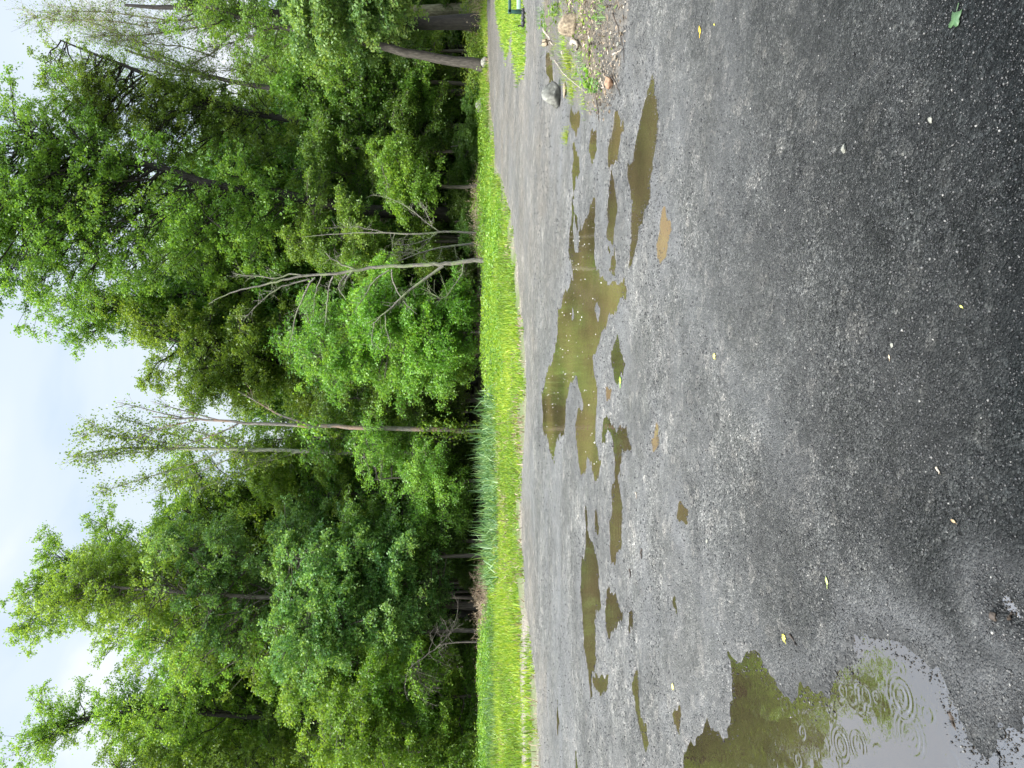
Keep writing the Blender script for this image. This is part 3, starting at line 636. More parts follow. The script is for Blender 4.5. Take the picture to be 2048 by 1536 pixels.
z = np.where(sdv > -.01, np.maximum(z, ZW - .001), z)
r = 0.0022 + 0.0030 * rng.exponential(.6, n); r = np.minimum(r, .009) * (0.55 + .085 * np.minimum(Y, 16))
vx, vy, vz = stones('', n, X, Y, r, None, '', '')
V = np.stack((vx + X[:, None], vy + Y[:, None], vz + z[:, None] + r[:, None] * .15), -1).reshape(-1, 3)
Fq = (FACES8[None] + (np.arange(n) * 6)[:, None, None]).reshape(-1, 3)
tag(mesh_np('loose_gravel', V, Fq, M['pebble']), 'loose dark and pale stone chips scattered over the lot', 'gravel', kind='stuff')
# wood chips and torn roots over the mound
n = 60000
X = rng.uniform(2.2, 9.0, n); Y = rng.uniform(6.0, 14.5, n); z, sdv, smv = lot_z_fast(X, Y)
keep = (smv > -.12) & (rng.uniform(size=n) < np.clip(.5 + smv * 2, .1, 1)); X, Y, z = X[keep], Y[keep], z[keep]; n = len(X)
C = np.stack((X, Y, z + rng.uniform(0, .03, n)), 1); A = rng.normal(size=(n, 3)); A[:, 2] *= .35
V, Fq = leaf_quads(C, A, np.minimum(.006 + .011 * rng.exponential(1, n), .05), rng.uniform(.003, .007, n), .1)
tag(mesh_np('wood_litter', V, Fq, M['mulch']), 'brown wood chips and torn roots littering the low mound', 'litter', kind='stuff')
n = 900
X = rng.uniform(2.2, 9.0, n); Y = rng.uniform(6.0, 14.5, n); z, sdv, smv = lot_z_fast(X, Y); keep = smv > -.15; X, Y, z = X[keep], Y[keep], z[keep]; n = len(X)
r = np.minimum(.010 + .012 * rng.exponential(1, n), .05); vx, vy, vz = stones('', n, X, Y, r, None, '', '', .6)
tag(mesh_np('rubble', np.stack((vx + X[:, None], vy + Y[:, None], vz + z[:, None]), -1).reshape(-1, 3), (FACES8[None] + (np.arange(n) * 6)[:, None, None]).reshape(-1, 3), M['mulch']), 'small angular brown and tan stones in the mound', 'rubble', kind='stuff')
n = 12000
X = rng.uniform(2.2, 9.0, n); Y = rng.uniform(6.0, 14.5, n); z, sdv, smv = lot_z_fast(X, Y)
px_, py_ = proj(X, Y, z + .05)
fav = np.clip(1.3 - (px_ - 1090) / 110 + .9 * fbm(X * 1.5, Y * 1.5, 401, 3), .04, 1)
keep = (smv > -.05) & (rng.uniform(size=n) < fav); X, Y, z = X[keep], Y[keep], z[keep]; n = len(X)
hh = .10 * rng.uniform(0, 1, n) * np.clip(.6 + fbm(X * 2, Y * 2, 403, 2), .1, 1.4)
C = np.stack((X, Y, z + .01 + hh), 1); A = rng.normal(size=(n, 3)); A[:, 2] *= .6
V, Fq = leaf_quads(C, A, rng.uniform(.010, .030, n), rng.uniform(.004, .013, n), .4)
tag(mesh_np('ground_cover', V, Fq, M['leaf_yellow'], attrs={'tint': ('FACE', rng.uniform(.1, 1, n))}), 'small pale green weeds growing through the litter of the low mound', 'ground cover', kind='stuff')
# splashes: little rims of bright water where drops land on the far puddles
nA = 120; V_ = []; 
gp = gpoly(PUD['A'][1]); X = rng.uniform(-2.2, 3.2, nA * 8); Y = rng.uniform(7.5, 14.5, nA * 8)
s = sdist(gp, X, Y); k = s > .04; X, Y = X[k][:nA], Y[k][:nA]; n = len(X)
r = rng.uniform(.004, .012, n); vx, vy, vz = stones('', n, X, Y, r, None, '', '', .7)
def glass_drop():
    m, t, b = new_mat('splash_water'); b.inputs['Base Color'].default_value = (.55, .56, .50, 1); b.inputs['Roughness'].default_value = .15; b.inputs['IOR'].default_value = 1.33; return m
tag(mesh_np('rain_splashes', np.stack((vx + X[:, None], vy + Y[:, None], vz + ZW), -1).reshape(-1, 3), (FACES8[None] + (np.arange(n) * 6)[:, None, None]).reshape(-1, 3), glass_drop()),
    'white flecks of rain splashing on the largest puddle', 'rain splash', kind='stuff')

# ================================================================== TREES
def bez(a, b, c, k):
    t = np.linspace(0, 1, k)[:, None]; return (1 - t) ** 2 * a + 2 * t * (1 - t) * b + t * t * c
def crown_tree(name, label, cat, trunk, r0, r1, env, mats, boughs=34, clus=11, twigs=5, lv=13, leaf=.055, csz=.55, rise=.55,
               spread=.55, flat=.55, droop=.25, dr=None, group=None, seed=1, low=None, bough_r=.42, tseg=14, tint0=.5, shell=.45, extra=None, leafname='crown'):
    """trunk: list of 3-D points. env: list of (centre, radii, weight) ellipsoids. Returns the tree's Empty"""
    global rng
    leaf *= .86; lv = int(lv * 1.4)
    rng = np.random.default_rng(seed)
    base = np.array(trunk[0], float)
    T = resamp(np.array(trunk) - base, tseg)
    seg = np.linspace(0, 1, tseg); T[1:-1, :2] += rng.normal(size=(tseg - 2, 2)) * .05 * r0 * 3
    TR = r0 * (1 - seg) ** .8 + r1; TR[0] *= 1.35; TR[1] *= 1.08
    wood = Acc(); wood.tube(T, TR, 10)
    W_ = np.array([e[2] for e in env], float); W_ /= W_.sum()
    cl = []
    for bi in range(boughs):
        e = env[rng.choice(len(env), p=W_)]; c = np.array(e[0]) - base; rad = np.array(e[1])
        d = nrm(rng.normal(size=3)); rr = shell + (1 - shell) * rng.uniform() ** .5
        tip = c + d * rad * rr
        hd = np.linalg.norm(tip[None, :2] - T[:, :2], axis=1)
        want = tip[2] - rise * hd - .2 + rng.normal() * .07 * T[-1][2]
        j = int(np.argmin(np.abs(T[:, 2] - want) + .12 * hd)); j = min(max(j, 1), tseg - 2)
        if low is not None: j = max(j, int(np.searchsorted(T[:, 2], low)))
        j = min(j, tseg - 2)
        f = rng.uniform(); st_ = T[j] * (1 - f) + T[j + 1] * f
        L = np.linalg.norm(tip - st_)
        mid = st_ + (tip - st_) * .5 + np.array((0, 0, (.12 if rise > .2 else .06) * L)) + rng.normal(size=3) * .07 * L
        B = bez(st_, mid, tip, 8); B[1:-1] += rng.normal(size=(6, 3)) * .025 * L
        br = min(TR[j] * bough_r, .007 * L + .010) * (.45 + .75 * rng.uniform() ** 2) + .004
        wood.tube(B, br * (1 - np.linspace(0, 1, 8)) ** .7 + .006, 5)
        # clusters hang around the outer part of the bough
        m = max(3, int(clus * rng.uniform(.7, 1.3)))
        ts = rng.uniform(.25, 1.0, m) ** .75; ts[0] = 1
        ii = np.clip((ts * 7), 0, 6.999); i0 = ii.astype(int); ff = (ii - i0)[:, None]
        Q = B[i0] * (1 - ff) + B[i0 + 1] * ff
        off = rng.normal(size=(m, 3)) * spread * np.array((1, 1, flat)) * (.35 + .75 * (1 - ts[:, None] * .4)); off[0] *= .3
        E = Q + off
        k0 = np.clip(i0 - 1, 0, 7); St = B[k0]
        Mi = (St + E) / 2 + np.array((0, 0, .08)) + rng.normal(size=(m, 3)) * .06
        t5 = np.linspace(0, 1, 4)[None, :, None]
        Bz = (1 - t5) ** 2 * St[:, None] + 2 * t5 * (1 - t5) * Mi[:, None] + t5 ** 2 * E[:, None]
        wood.add(*tubes(Bz, np.broadcast_to(np.array((.016, .012, .009, .006)), (m, 4)) * (r0 / .2) ** .3, 3))
        dirs = nrm(E - Q + nrm(tip - st_) * .35)
        cl.append(np.concatenate((E, dirs, np.full((m, 1), rng.uniform())), 1))
    if extra is not None: cl.append(extra - np.concatenate((base, np.zeros(4)))[None])
    cl = np.concatenate(cl); m = len(cl)
    # twigs
    D = nrm(cl[:, None, 3:6] * .55 + rng.normal(size=(m, twigs, 3)) * np.array((1, 1, flat)))
    Ln = csz * rng.uniform(.55, 1.15, (m, twigs, 1))
    s3 = np.linspace(0, 1, 3)[None, None, :, None]
    TP = cl[:, None, None, :3] + D[:, :, None] * Ln[..., None] * s3 + np.array((0, 0, -1.0)) * droop * csz * s3 ** 2
    TPf = TP.reshape(-1, 3, 3)
    wood.add(*tubes(TPf, np.broadcast_to(np.array((.006, .0045, .003)), (len(TPf), 3)), 3))
    # leaves
    u = rng.uniform(.12, 1.08, (m, twigs, lv, 1)) 
    C = cl[:, None, None, :3] + D[:, :, None] * Ln[..., None] * u + np.array((0, 0, -1.0)) * droop * csz * u ** 2
    C = C + rng.normal(size=C.shape) * csz * .13
    A = D[:, :, None] * .6 + rng.normal(size=C.shape) * .8; A[..., 2] -= .35 * droop * 2
    C = C.reshape(-1, 3); A = A.reshape(-1, 3); n = len(C)
    V, Fq = leaf_quads(C, A, leaf * rng.uniform(.7, 1.25, n), leaf * .62 * rng.uniform(.7, 1.2, n), .35)
    ti = np.repeat(cl[:, 6], twigs * lv) * .35 + np.repeat(rng.uniform(size=m), twigs * lv) * .25 + rng.uniform(size=n) * .35 + (tint0 - .475)
    root = empty(name, base); tag(root, label, cat, group)
    wood.obj('trunk', mats[0], root)
    mesh_np(leafname, V, Fq, mats[1], root, attrs={'tint': ('FACE', np.clip(ti, 0, 1))})
    return root
def E(x, y, rx, ry, Y, dr=None, wt=1.0):
    """ellipsoid seen at picture point (x, y), half-sizes rx (vertical in the world) and ry"""
    c = P(x, y, Y); s = Y / F_PX
    return (c, (ry * s, dr if dr else ry * s * .8, rx * s), wt)
def TR(pts, Y, zbase=True):
    q = [P(x, y, Y) for x, y in pts]
    if zbase: q[0][2] = -.05
    return q

crown_tree('tall_tree', 'tallest leafy tree with thick grey trunk rising right behind the two thin dead saplings', 'tree',
    TR([(966,430),(820,428),(700,420),(600,396),(480,384),(380,358),(290,325),(180,300),(40,262)], 34), .30, .04,
    [E(60,330,170,210,34,3.5,2), E(60,560,110,90,34,3,1), E(150,500,150,130,34,3.5,1.6), E(300,420,150,170,34,3.5,1.3), E(-40,400,120,200,34,3.5,1), E(480,420,110,120,34,3,.8)],
    (M['bark_dark'], M['leaf_mid']), boughs=140, clus=10, twigs=5, lv=15, leaf=.065, csz=.55, rise=.7, seed=11, shell=.2)
crown_tree('tall_tree', 'tall leafy tree with forked dark limbs right of the tallest one', 'tree',
    TR([(960,252),(840,250),(700,246),(560,240),(430,205),(330,165),(220,120),(120,80)], 36), .20, .03,
    [E(150,210,110,90,36,3,1.2), E(230,290,120,90,36,3,1.2), E(340,230,120,110,36,3,1.6), E(470,240,120,120,36,3,1.2), E(620,250,120,120,36,3,1.2)],
    (M['bark_dark'], M['leaf_mid']), boughs=105, clus=9, twigs=5, lv=13, leaf=.06, csz=.5, rise=.8, seed=12, shell=.2)
crown_tree('leaning_tree', 'slim grey brown tree whose bare lower trunk curves to the right', 'tree',
    TR([(971,135),(930,127),(860,117),(780,97),(700,78),(620,62),(540,56),(470,30),(400,10)], 30), .17, .04,
    [E(560,60,90,80,30,2.2,1), E(420,40,90,60,30,2,.6), E(690,110,70,60,30,2,.5)],
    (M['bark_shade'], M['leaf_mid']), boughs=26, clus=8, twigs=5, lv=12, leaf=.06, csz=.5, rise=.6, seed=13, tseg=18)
crown_tree('tall_tree', 'straight dark trunked tree with mossy limbs at the right edge of the wood', 'tree',
    TR([(972,46),(900,46),(810,46),(700,40),(600,30),(512,22),(400,20),(250,10)], 31), .25, .05,
    [E(650,30,110,80,31,2.4,1.3), E(480,0,120,70,31,2.5,1), E(760,40,60,60,31,2,.6)],
    (M['bark_dark'], M['leaf_blue']), boughs=34, clus=10, twigs=5, lv=14, leaf=.07, csz=.5, rise=.5, seed=14, tint0=.55)
# bare-limbed tree upper right: pale crooked limbs, haze of fine twigs, few leaves
def bare_tree(name, label, trunk, r0, r1, branches, mat, twn=40, twl=.6, seed=3, sub=2, leaves=None, Y=30, tr_sides=10, jit=.02, cat='dead tree', group=None, dyn=.9):
    global rng
    rng = np.random.default_rng(seed)
    base = np.array(trunk[0], float); k = max(10, len(trunk) * 3); T = resamp(np.array(trunk) - base, k)
    T[1:-1] += rng.normal(size=(k - 2, 3)) * jit; sg = np.linspace(0, 1, k)
    root = empty(name, base); tag(root, label, cat, group)
    a = Acc(); rad = r0 * (1 - sg) ** .75 + r1; rad[0] *= 1.3; a.tube(T, rad, tr_sides)
    a.obj('trunk', mat, root)
    tips = []
    for bi, (pts, br) in enumerate(branches):
        B = np.array(pts, float) - base
        ddy = rng.uniform(-dyn, dyn); B[:, 1] += ddy * np.linspace(0, 1, len(B)) ** 1.2
        L = np.sum(np.linalg.norm(np.diff(B, axis=0), axis=1)); kk = max(6, len(B) * 2); B = resamp(B, kk); B[1:] += rng.normal(size=(kk - 1, 3)) * .012
        ac = Acc(); ac.tube(B, br * (1 - np.linspace(0, 1, kk)) ** .7 + .005, 6)
        nt_ = int(twn * L)
        for lev in range(sub):
            if nt_ < 1: break
            i = rng.integers(1 if lev else kk // 4, kk - 1, nt_); St = B[i]; Tn = nrm(B[np.minimum(i + 1, kk - 1)] - B[i - 1])
            Dd = nrm(Tn * .7 + rng.normal(size=(nt_, 3)) * .6 + np.array((0, 0, .15))); Ll = twl * rng.uniform(.3, 1.1, (nt_, 1)) * (.6 if lev else 1)
            M1 = St + Dd * Ll * .5 + rng.normal(size=(nt_, 3)) * .05 * twl; E1 = St + Dd * Ll + rng.normal(size=(nt_, 3)) * .12 * twl
            TPx = np.stack((St, M1, E1), 1); ac.add(*tubes(TPx, np.broadcast_to(np.array((.007, .005, .003)) * (1 if br < .05 else 1.3), (nt_, 3)), 3)); tips.append(E1); tips.append(M1)
            # forked ends
            Dd2 = nrm(Dd + rng.normal(size=(nt_, 3)) * .55); E2 = M1 + Dd2 * Ll * .55; ac.add(*tubes(np.stack((M1, (M1 + E2) / 2 + rng.normal(size=(nt_, 3)) * .02, E2), 1), np.broadcast_to(np.array((.005, .004, .0025)), (nt_, 3)), 3)); tips.append(E2)
        ac.obj('branch', mat, root)
    if leaves and tips:
        tp = np.concatenate(tips); n_, sz, mt, sp = leaves
        C = tp[rng.integers(0, len(tp), n_)] + rng.normal(size=(n_, 3)) * sp
        V, Fq = leaf_quads(C, rng.normal(size=(n_, 3)), sz * rng.uniform(.7, 1.2, n_), sz * .6 * rng.uniform(.7, 1.2, n_), .2)
        mesh_np('foliage', V, Fq, mt, root, attrs={'tint': ('FACE', np.clip(rng.uniform(.15, .95, n_), 0, 1))})
    return root
def br(pts, Y, r): return ([P(x, y, Y) for x, y in pts], r)
def Z2(pts): return [(400 + a / 3.413, 380 + b / 3.413) for a, b in pts]
bare_tree('sparse_tree', 'thinly leaved tree with pale crooked limbs against the sky at the right', TR([(968,18),(850,22),(740,28),(620,34),(520,40)], 37), .24, .09,
    [br([(520,40),(470,62),(440,95),(425,115),(395,125),(372,158)],37,.06), br([(520,40),(440,32),(390,45),(340,42),(320,55),(280,55)],37,.07), br([(520,40),(430,50),(360,60),(270,75),(230,72),(180,70)],37,.06),
     br([(560,38),(520,65),(480,75),(420,90)],37,.04), br([(540,38),(440,10),(330,0),(200,5)],37,.06), br([(395,125),(385,140),(350,150),(300,110)],37,.03), br([(340,42),(270,30),(180,20),(80,22)],37,.035),
     br([(600,34),(540,120),(470,150),(400,150)],37,.04), br([(430,115),(360,90),(290,95),(200,60)],37,.03), br([(300,55),(220,40),(120,45),(40,30)],37,.03)],
    M['moss_limb'], twn=17, twl=1.5, seed=21, leaves=(7500, .05, M['leaf_mid'], .12), cat='tree')
# the far thin dark-twigged tree behind the crown gap
bare_tree('sparse_tree', 'slender dark tree with fine bare twigs above the right of the wood', TR([(950,190),(700,185),(520,175),(400,150),(250,100)], 42), .17, .05,
    [br([(520,175),(430,160),(330,110),(240,90),(150,60)],42,.05), br([(470,165),(380,200),(300,180),(200,160)],42,.04), br([(420,155),(330,150),(250,130),(130,110)],42,.04), br([(350,130),(260,70),(160,30),(60,10)],42,.04), br([(600,180),(520,120),(460,80)],42,.04)],
    M['bark_dark'], twn=9, twl=1.5, seed=22, leaves=(5200, .055, M['leaf_mid'], .15), cat='tree')

# the snag with ivy, and the spotted one behind it
snag = bare_tree('snag', 'tall dead trunk with peeling reddish bark and ivy on its lower part', TR([(975,861),(900,860),(800,857),(700,854),(600,851),(520,848),(440,841),(370,837),(305,834)], 31), .10, .022,
    [br([(622,851),(580,838),(540,822),(505,800),(470,782)],31,.05), br([(440,841),(380,825),(330,812),(295,803)],31,.03), br([(400,839),(350,850),(300,862),(270,880)],31,.03), br([(370,837),(320,825),(270,812),(240,803)],31,.025), br([(480,845),(430,870),(380,885),(340,900)],31,.03)],
    M['bark_snag'], twn=5, twl=.7, seed=23, leaves=(500, .06, M['leaf_mid'], .1), dyn=.4)
def ivy(parent, pts, Y, n, r, size, mat, seed):
    global rng; rng = np.random.default_rng(seed); base = np.array(parent.location)
    T = resamp([P(x, y, Y) for x, y in pts], 20) - base; i = rng.uniform(0, 18.99, n); i0 = i.astype(int); Q = T[i0] + (T[i0 + 1] - T[i0]) * (i - i0)[:, None]
    C = Q + rng.normal(size=(n, 3)) * r * (.4 + .8 * np.clip(vnoise(i * .7, i * 0 + 3, 5), 0, 1))[:, None] * np.array((1, 1, .6))
    V, Fq = leaf_quads(C, rng.normal(size=(n, 3)), size * rng.uniform(.7, 1.2, n), size * .75 * rng.uniform(.7, 1.2, n), .2)
    mesh_np('ivy', V, Fq, mat, parent, attrs={'tint': ('FACE', rng.uniform(.2, 1, n))})
ivy(snag, [(965,861),(840,858)], 31, 900, .35, .06, M['leaf_bright'], 5)
ivy(snag, [(640,852),(600,860)], 31, 260, .35, .06, M['leaf_bright'], 6)
bare_tree('sparse_tree', 'tall slim spotted trunk with thin leafy top just left of the snag', TR([(968,908),(850,906),(700,905),(600,902),(500,900),(400,897),(300,893),(200,900),(150,912)], 34), .12, .02,
    [br([(430,898),(350,870),(280,850),(215,830)],34,.035), br([(400,897),(300,880),(220,865),(165,830)],34,.035), br([(380,896),(290,905),(200,908),(135,915)],34,.035), br([(450,899),(370,935),(290,955),(165,997)],34,.04),
     br([(350,895),(260,880),(200,868),(140,872)],34,.025), br([(500,900),(430,930),(370,960),(300,985)],34,.035), br([(480,900),(420,870),(370,850),(330,850)],34,.03), br([(560,901),(500,940),(440,960),(380,990)],34,.04), br([(600,902),(520,930),(460,900)],34,.04), br([(520,900),(470,875),(400,880)],34,.03),br([(330,895),(260,900),(210,915),(170,925)],34,.025)],
    M['bark_birch'], twn=9, twl=.8, seed=24, leaves=(7500, .06, M['leaf_mid'], .16), cat='tree')

# left half of the wood
crown_tree('tall_tree', 'bluish green tree on a straight pale stem, fourth trunk from the left', 'tree',
    TR([(962,1138),(850,1137),(740,1135),(620,1127),(490,1120),(380,1100),(300,1080)], 33), .13, .04,
    [E(560,1150,150,90,33,2.6,1.5), E(470,1240,110,80,33,2.4,1.2), E(380,1110,100,90,33,2.6,1.1), E(700,1150,110,90,33,2.4,1), E(620,1060,120,70,33,2.3,.9)],
    (M['bark_brown'], M['leaf_blue']), boughs=60, clus=11, twigs=5, lv=15, leaf=.065, csz=.48, rise=.35, seed=31, droop=.4, tint0=.5)
crown_tree('tall_tree', 'tree with a slim pale trunk beside a thinner stem, left of the bluish one', 'tree',
    TR([(970,1213),(850,1210),(720,1206),(600,1200),(450,1190),(300,1180),(180,1170)], 32), .13, .03,
    [E(200,1180,130,70,34,2.6,1.1), E(320,1250,130,110,34,3,1.3), E(440,1300,120,100,33,2.8,.9), E(290,1130,110,60,34,2.4,.8), E(130,1190,75,40,34,2,.45)],
    (M['bark_brown'], M['leaf_yellow']), boughs=60, clus=10, twigs=5, lv=13, leaf=.06, csz=.48, rise=1.1, seed=32, droop=.15)
crown_tree('thin_tree', 'thin bare lower stem right beside the slim pale trunk', 'tree',
    TR([(968,1195),(850,1192),(740,1190),(600,1215),(450,1270),(330,1290)], 33), .07, .02, [E(400,1290,130,70,33,2,1)], (M['bark_brown'], M['leaf_yellow']), boughs=22, clus=8, twigs=5, lv=12, leaf=.06, csz=.45, rise=1.0, seed=33)
crown_tree('tall_tree', 'yellow green tree with a pointed top near the left edge of the wood', 'tree',
    TR([(972,1440),(850,1442),(740,1445),(600,1440),(450,1430),(320,1415),(200,1430),(70,1455)], 36), .17, .03,
    [E(170,1430,130,55,36,2.3,1), E(300,1420,120,100,36,3,1.3), E(120,1475,80,35,36,2,.5), E(450,1440,120,100,36,3,1), E(600,1450,110,90,36,3,.9)],
    (M['bark_dark'], M['leaf_yellow']), boughs=62, clus=10, twigs=5, lv=13, leaf=.062, csz=.5, rise=1.0, seed=34, droop=.15)
crown_tree('tall_tree', 'tall green tree with several ragged tips between the snag and the left edge', 'tree',
    TR([(960,1075),(800,1080),(650,1090),(500,1100),(350,1120),(200,1130),(90,1165)], 40), .20, .03,
    [E(190,1110,110,55,40,2.6,1), E(300,1060,120,80,40,3,1.2), E(450,1020,130,80,40,3,1.1), E(110,1270,70,30,40,2,.45), E(220,1220,110,60,40,2.6,.9), E(90,1165,50,30,40,1.6,.4), E(620,1000,130,90,40,3,1), E(420,925,110,55,40,2.4,.9), E(280,1310,90,60,40,2.4,.8)],
    (M['bark_dark'], M['leaf_yellow']), boughs=110, clus=10, twigs=5, lv=13, leaf=.07, csz=.55, rise=1.1, seed=35, droop=.15)
crown_tree('tall_tree', 'green tree that fills the left border of the wood', 'tree',
    TR([(968,1570),(800,1565),(600,1560),(400,1560),(250,1555)], 35), .18, .04,
    [E(330,1560,120,80,35,3,1), E(480,1570,130,110,35,3,1.1), E(640,1540,120,100,35,3,1), E(260,1520,60,40,35,2,.4)],
    (M['bark_dark'], M['leaf_mid']), boughs=56, clus=10, twigs=5, lv=13, leaf=.062, csz=.5, rise=.7, seed=36)
crown_tree('tall_tree', 'dark leafy tree between the snag and the leaning dead tree', 'tree',
    TR([(958,760),(820,755),(700,745),(580,730),(450,700),(340,680)], 38), .22, .04,
    [E(330,700,100,90,38,3,.8), E(430,800,80,60,38,2.6,.8), E(440,720,120,110,38,3.4,1.4), E(560,760,120,80,38,3,1), E(270,640,100,60,38,2.6,.6), E(520,640,120,100,38,3.2,1.2), E(650,700,120,120,38,3.2,1.1)],
    (M['bark_dark'], M['leaf_mid']), boughs=74, clus=11, twigs=5, lv=14, leaf=.068, csz=.55, rise=.6, seed=37)
crown_tree('tall_tree', 'dark leafy tree behind the leaning dead tree', 'tree',
    TR([(956,560),(820,562),(700,568),(560,575),(400,590),(260,600)], 39), .24, .05,
    [E(240,570,120,90,39,3.2,1.2), E(380,560,120,130,39,3.4,1.4), E(520,520,120,130,39,3.4,1.3), E(150,640,70,50,39,2.4,.5), E(680,560,120,120,39,3.2,1)],
    (M['bark_dark'], M['leaf_mid']), boughs=74, clus=11, twigs=5, lv=14, leaf=.07, csz=.55, rise=.65, seed=38)

# understory with sprays of bright leaves reaching into the light
def understory(label, base, Y, env, mat, seed, boughs=40, leaf=.06, csz=.5, h=None, **kw):
    tx = base[0]; pts = [(tx, base[1]), (tx - (h or 250) * .35, base[1] + 5), (tx - (h or 250) * .7, base[1] - 6), (tx - (h or 250), base[1])]
    a = dict(clus=9, twigs=5, lv=15, rise=.05, spread=.42, flat=.22, droop=.45, shell=.55); a.update(kw)
    return crown_tree('understory_tree', label, 'tree', TR(pts, Y), .07, .02, env, (M['bark_brown'], mat), boughs=boughs, leaf=leaf, csz=csz, seed=seed, **a)
understory('bushy young tree with bright drooping sprays beside the leaning dead tree', (982,640), 27.5, [E(880,640,90,95,27.5,1.6,1.6), E(800,680,80,90,27.5,1.6,1.2), E(760,600,80,80,27.5,1.6,1)], M['leaf_bright'], 41, boughs=60, h=230)
understory('broad young tree with long green branches between the bright sprays and the snag', (978,715), 29.5, [E(760,740,110,70,29.5,1.8,1.2), E(650,680,110,110,29.5,2.2,1.2), E(870,730,70,60,29.5,1.6,.9)], M['leaf_mid'], 42, boughs=58, h=330, tint0=.6)
understory('young tree with one long bright spray right of the grey trunk', (965,370), 31, [E(790,370,35,70,31,1.6,1), E(770,320,30,60,31,1.4,.8), E(830,372,30,30,31,1.2,.3)], M['leaf_bright'], 43, boughs=22, h=190)
understory('leafy young tree left of the snag with low yellow green sprays', (970,960), 31.5, [E(850,940,90,70,31.5,2,1.2), E(780,900,80,60,31.5,2,.8), E(870,1020,70,60,31.5,1.8,.9)], M['leaf_yellow'], 44, boughs=50, h=230, leaf=.05)
understory('young tree under the bluish green crown', (968,1080), 32, [E(820,1090,100,70,32,2,1.1), E(740,1050,90,70,32,2,1), E(880,1060,60,50,32,1.6,.6)], M['leaf_dark'], 45, boughs=40, h=260)
understory('young tree with bright layered sprays near the arching dead shrub', (975,1390), 30, [E(880,1370,80,75,30,1.8,1.3), E(800,1330,90,90,30,2,1.2), E(900,1460,70,70,30,1.6,1)], M['leaf_bright'], 46, boughs=62, h=240)
understory('leafy young tree at the left border with bright low sprays', (975,1500), 29, [E(800,1500,110,70,29,1.8,1.2), E(690,1460,90,90,29,2,1), E(900,1530,70,60,29,1.6,1)], M['leaf_bright'], 47, boughs=54, h=320)
understory('leafy young tree with middling green sprays above the arching dead shrub', (972,1330), 33, [E(700,1330,110,80,33,2.2,1.2), E(620,1380,100,90,33,2.2,1)], M['leaf_mid'], 48, boughs=48, h=380, tint0=.55)
understory('dark green young tree just right of the grey trunk', (962,300), 34, [E(760,260,110,90,34,2.2,1.2), E(680,330,100,90,34,2.2,1.1), E(850,250,70,70,34,2,.8)], M['leaf_dark'], 49, boughs=52, h=330, tint0=.6)
understory('green young tree between the curved trunk and the dark forked tree', (964,180), 34, [E(740,180,110,70,34,2.2,1.2), E(620,140,90,70,34,2.2,.9), E(850,170,60,60,34,2,.6)], M['leaf_mid'], 50, boughs=46, h=330)
understory('young tree with large bluish leaves hanging in front of the straight dark trunk', (975,-20), 27, [E(700,20,90,60,27,1.6,1.2), E(620,60,60,50,27,1.4,.6), E(780,10,50,50,27,1.3,.6)], M['leaf_blue'], 51, boughs=36, h=360, leaf=.075, tint0=.65)
understory('mid green young tree growing behind the two thin dead saplings', (960,480), 33.5, [E(700,490,110,90,33.5,2.2,1.2), E(620,430,100,80,33.5,2.2,1), E(800,500,80,70,33.5,2,.9)], M['leaf_mid'], 52, boughs=54, h=360, tint0=.55)
understory('deep green young tree in the shade right of the snag', (965,800), 33, [E(800,810,80,50,33,2,1), E(700,810,90,60,33,2,1), E(880,800,50,50,33,1.8,.6)], M['leaf_dark'], 53, boughs=40, h=300, tint0=.6)
understory('young tree of pale green leaves behind the spotted trunk', (966,880), 36, [E(620,960,110,80,36,2.4,1.2), E(720,900,90,70,36,2.2,.9), E(520,930,90,60,36,2.2,.8)], M['leaf_yellow'], 54, boughs=50, h=440)

understory('bluish young tree with pale tipped sprays over the straight pale stem', (972,1110), 31, [E(700,1130,80,80,31,1.8,1.2), E(800,1120,70,70,31,1.8,.8), E(850,1190,40,60,31,1.4,.5), E(600,1180,80,70,31,2,1)], M['leaf_blue'], 55, boughs=62, h=400, leaf=.065, tint0=.6)
understory('bluish young tree with drooping sprays in front of the slim pale trunk', (974,1260), 30, [E(690,1240,80,70,30,1.8,1.2), E(770,1230,60,60,30,1.6,.8), E(600,1290,80,70,30,2,1)], M['leaf_blue'], 56, boughs=56, h=390, leaf=.065, tint0=.6)
understory('low leafy tree under the pale tipped sprays', (964,1040), 33, [E(880,1060,60,80,33,2,1.2), E(860,960,60,60,33,2,.8)], M['leaf_dark'], 57, boughs=44, h=170, tint0=.6)
understory('dark low tree right of the straight dark trunk foot', (960,200), 35, [E(870,230,60,90,35,2,1.2), E(860,120,60,60,35,2,.8)], M['leaf_mid'], 58, boughs=44, h=170, tint0=.4)
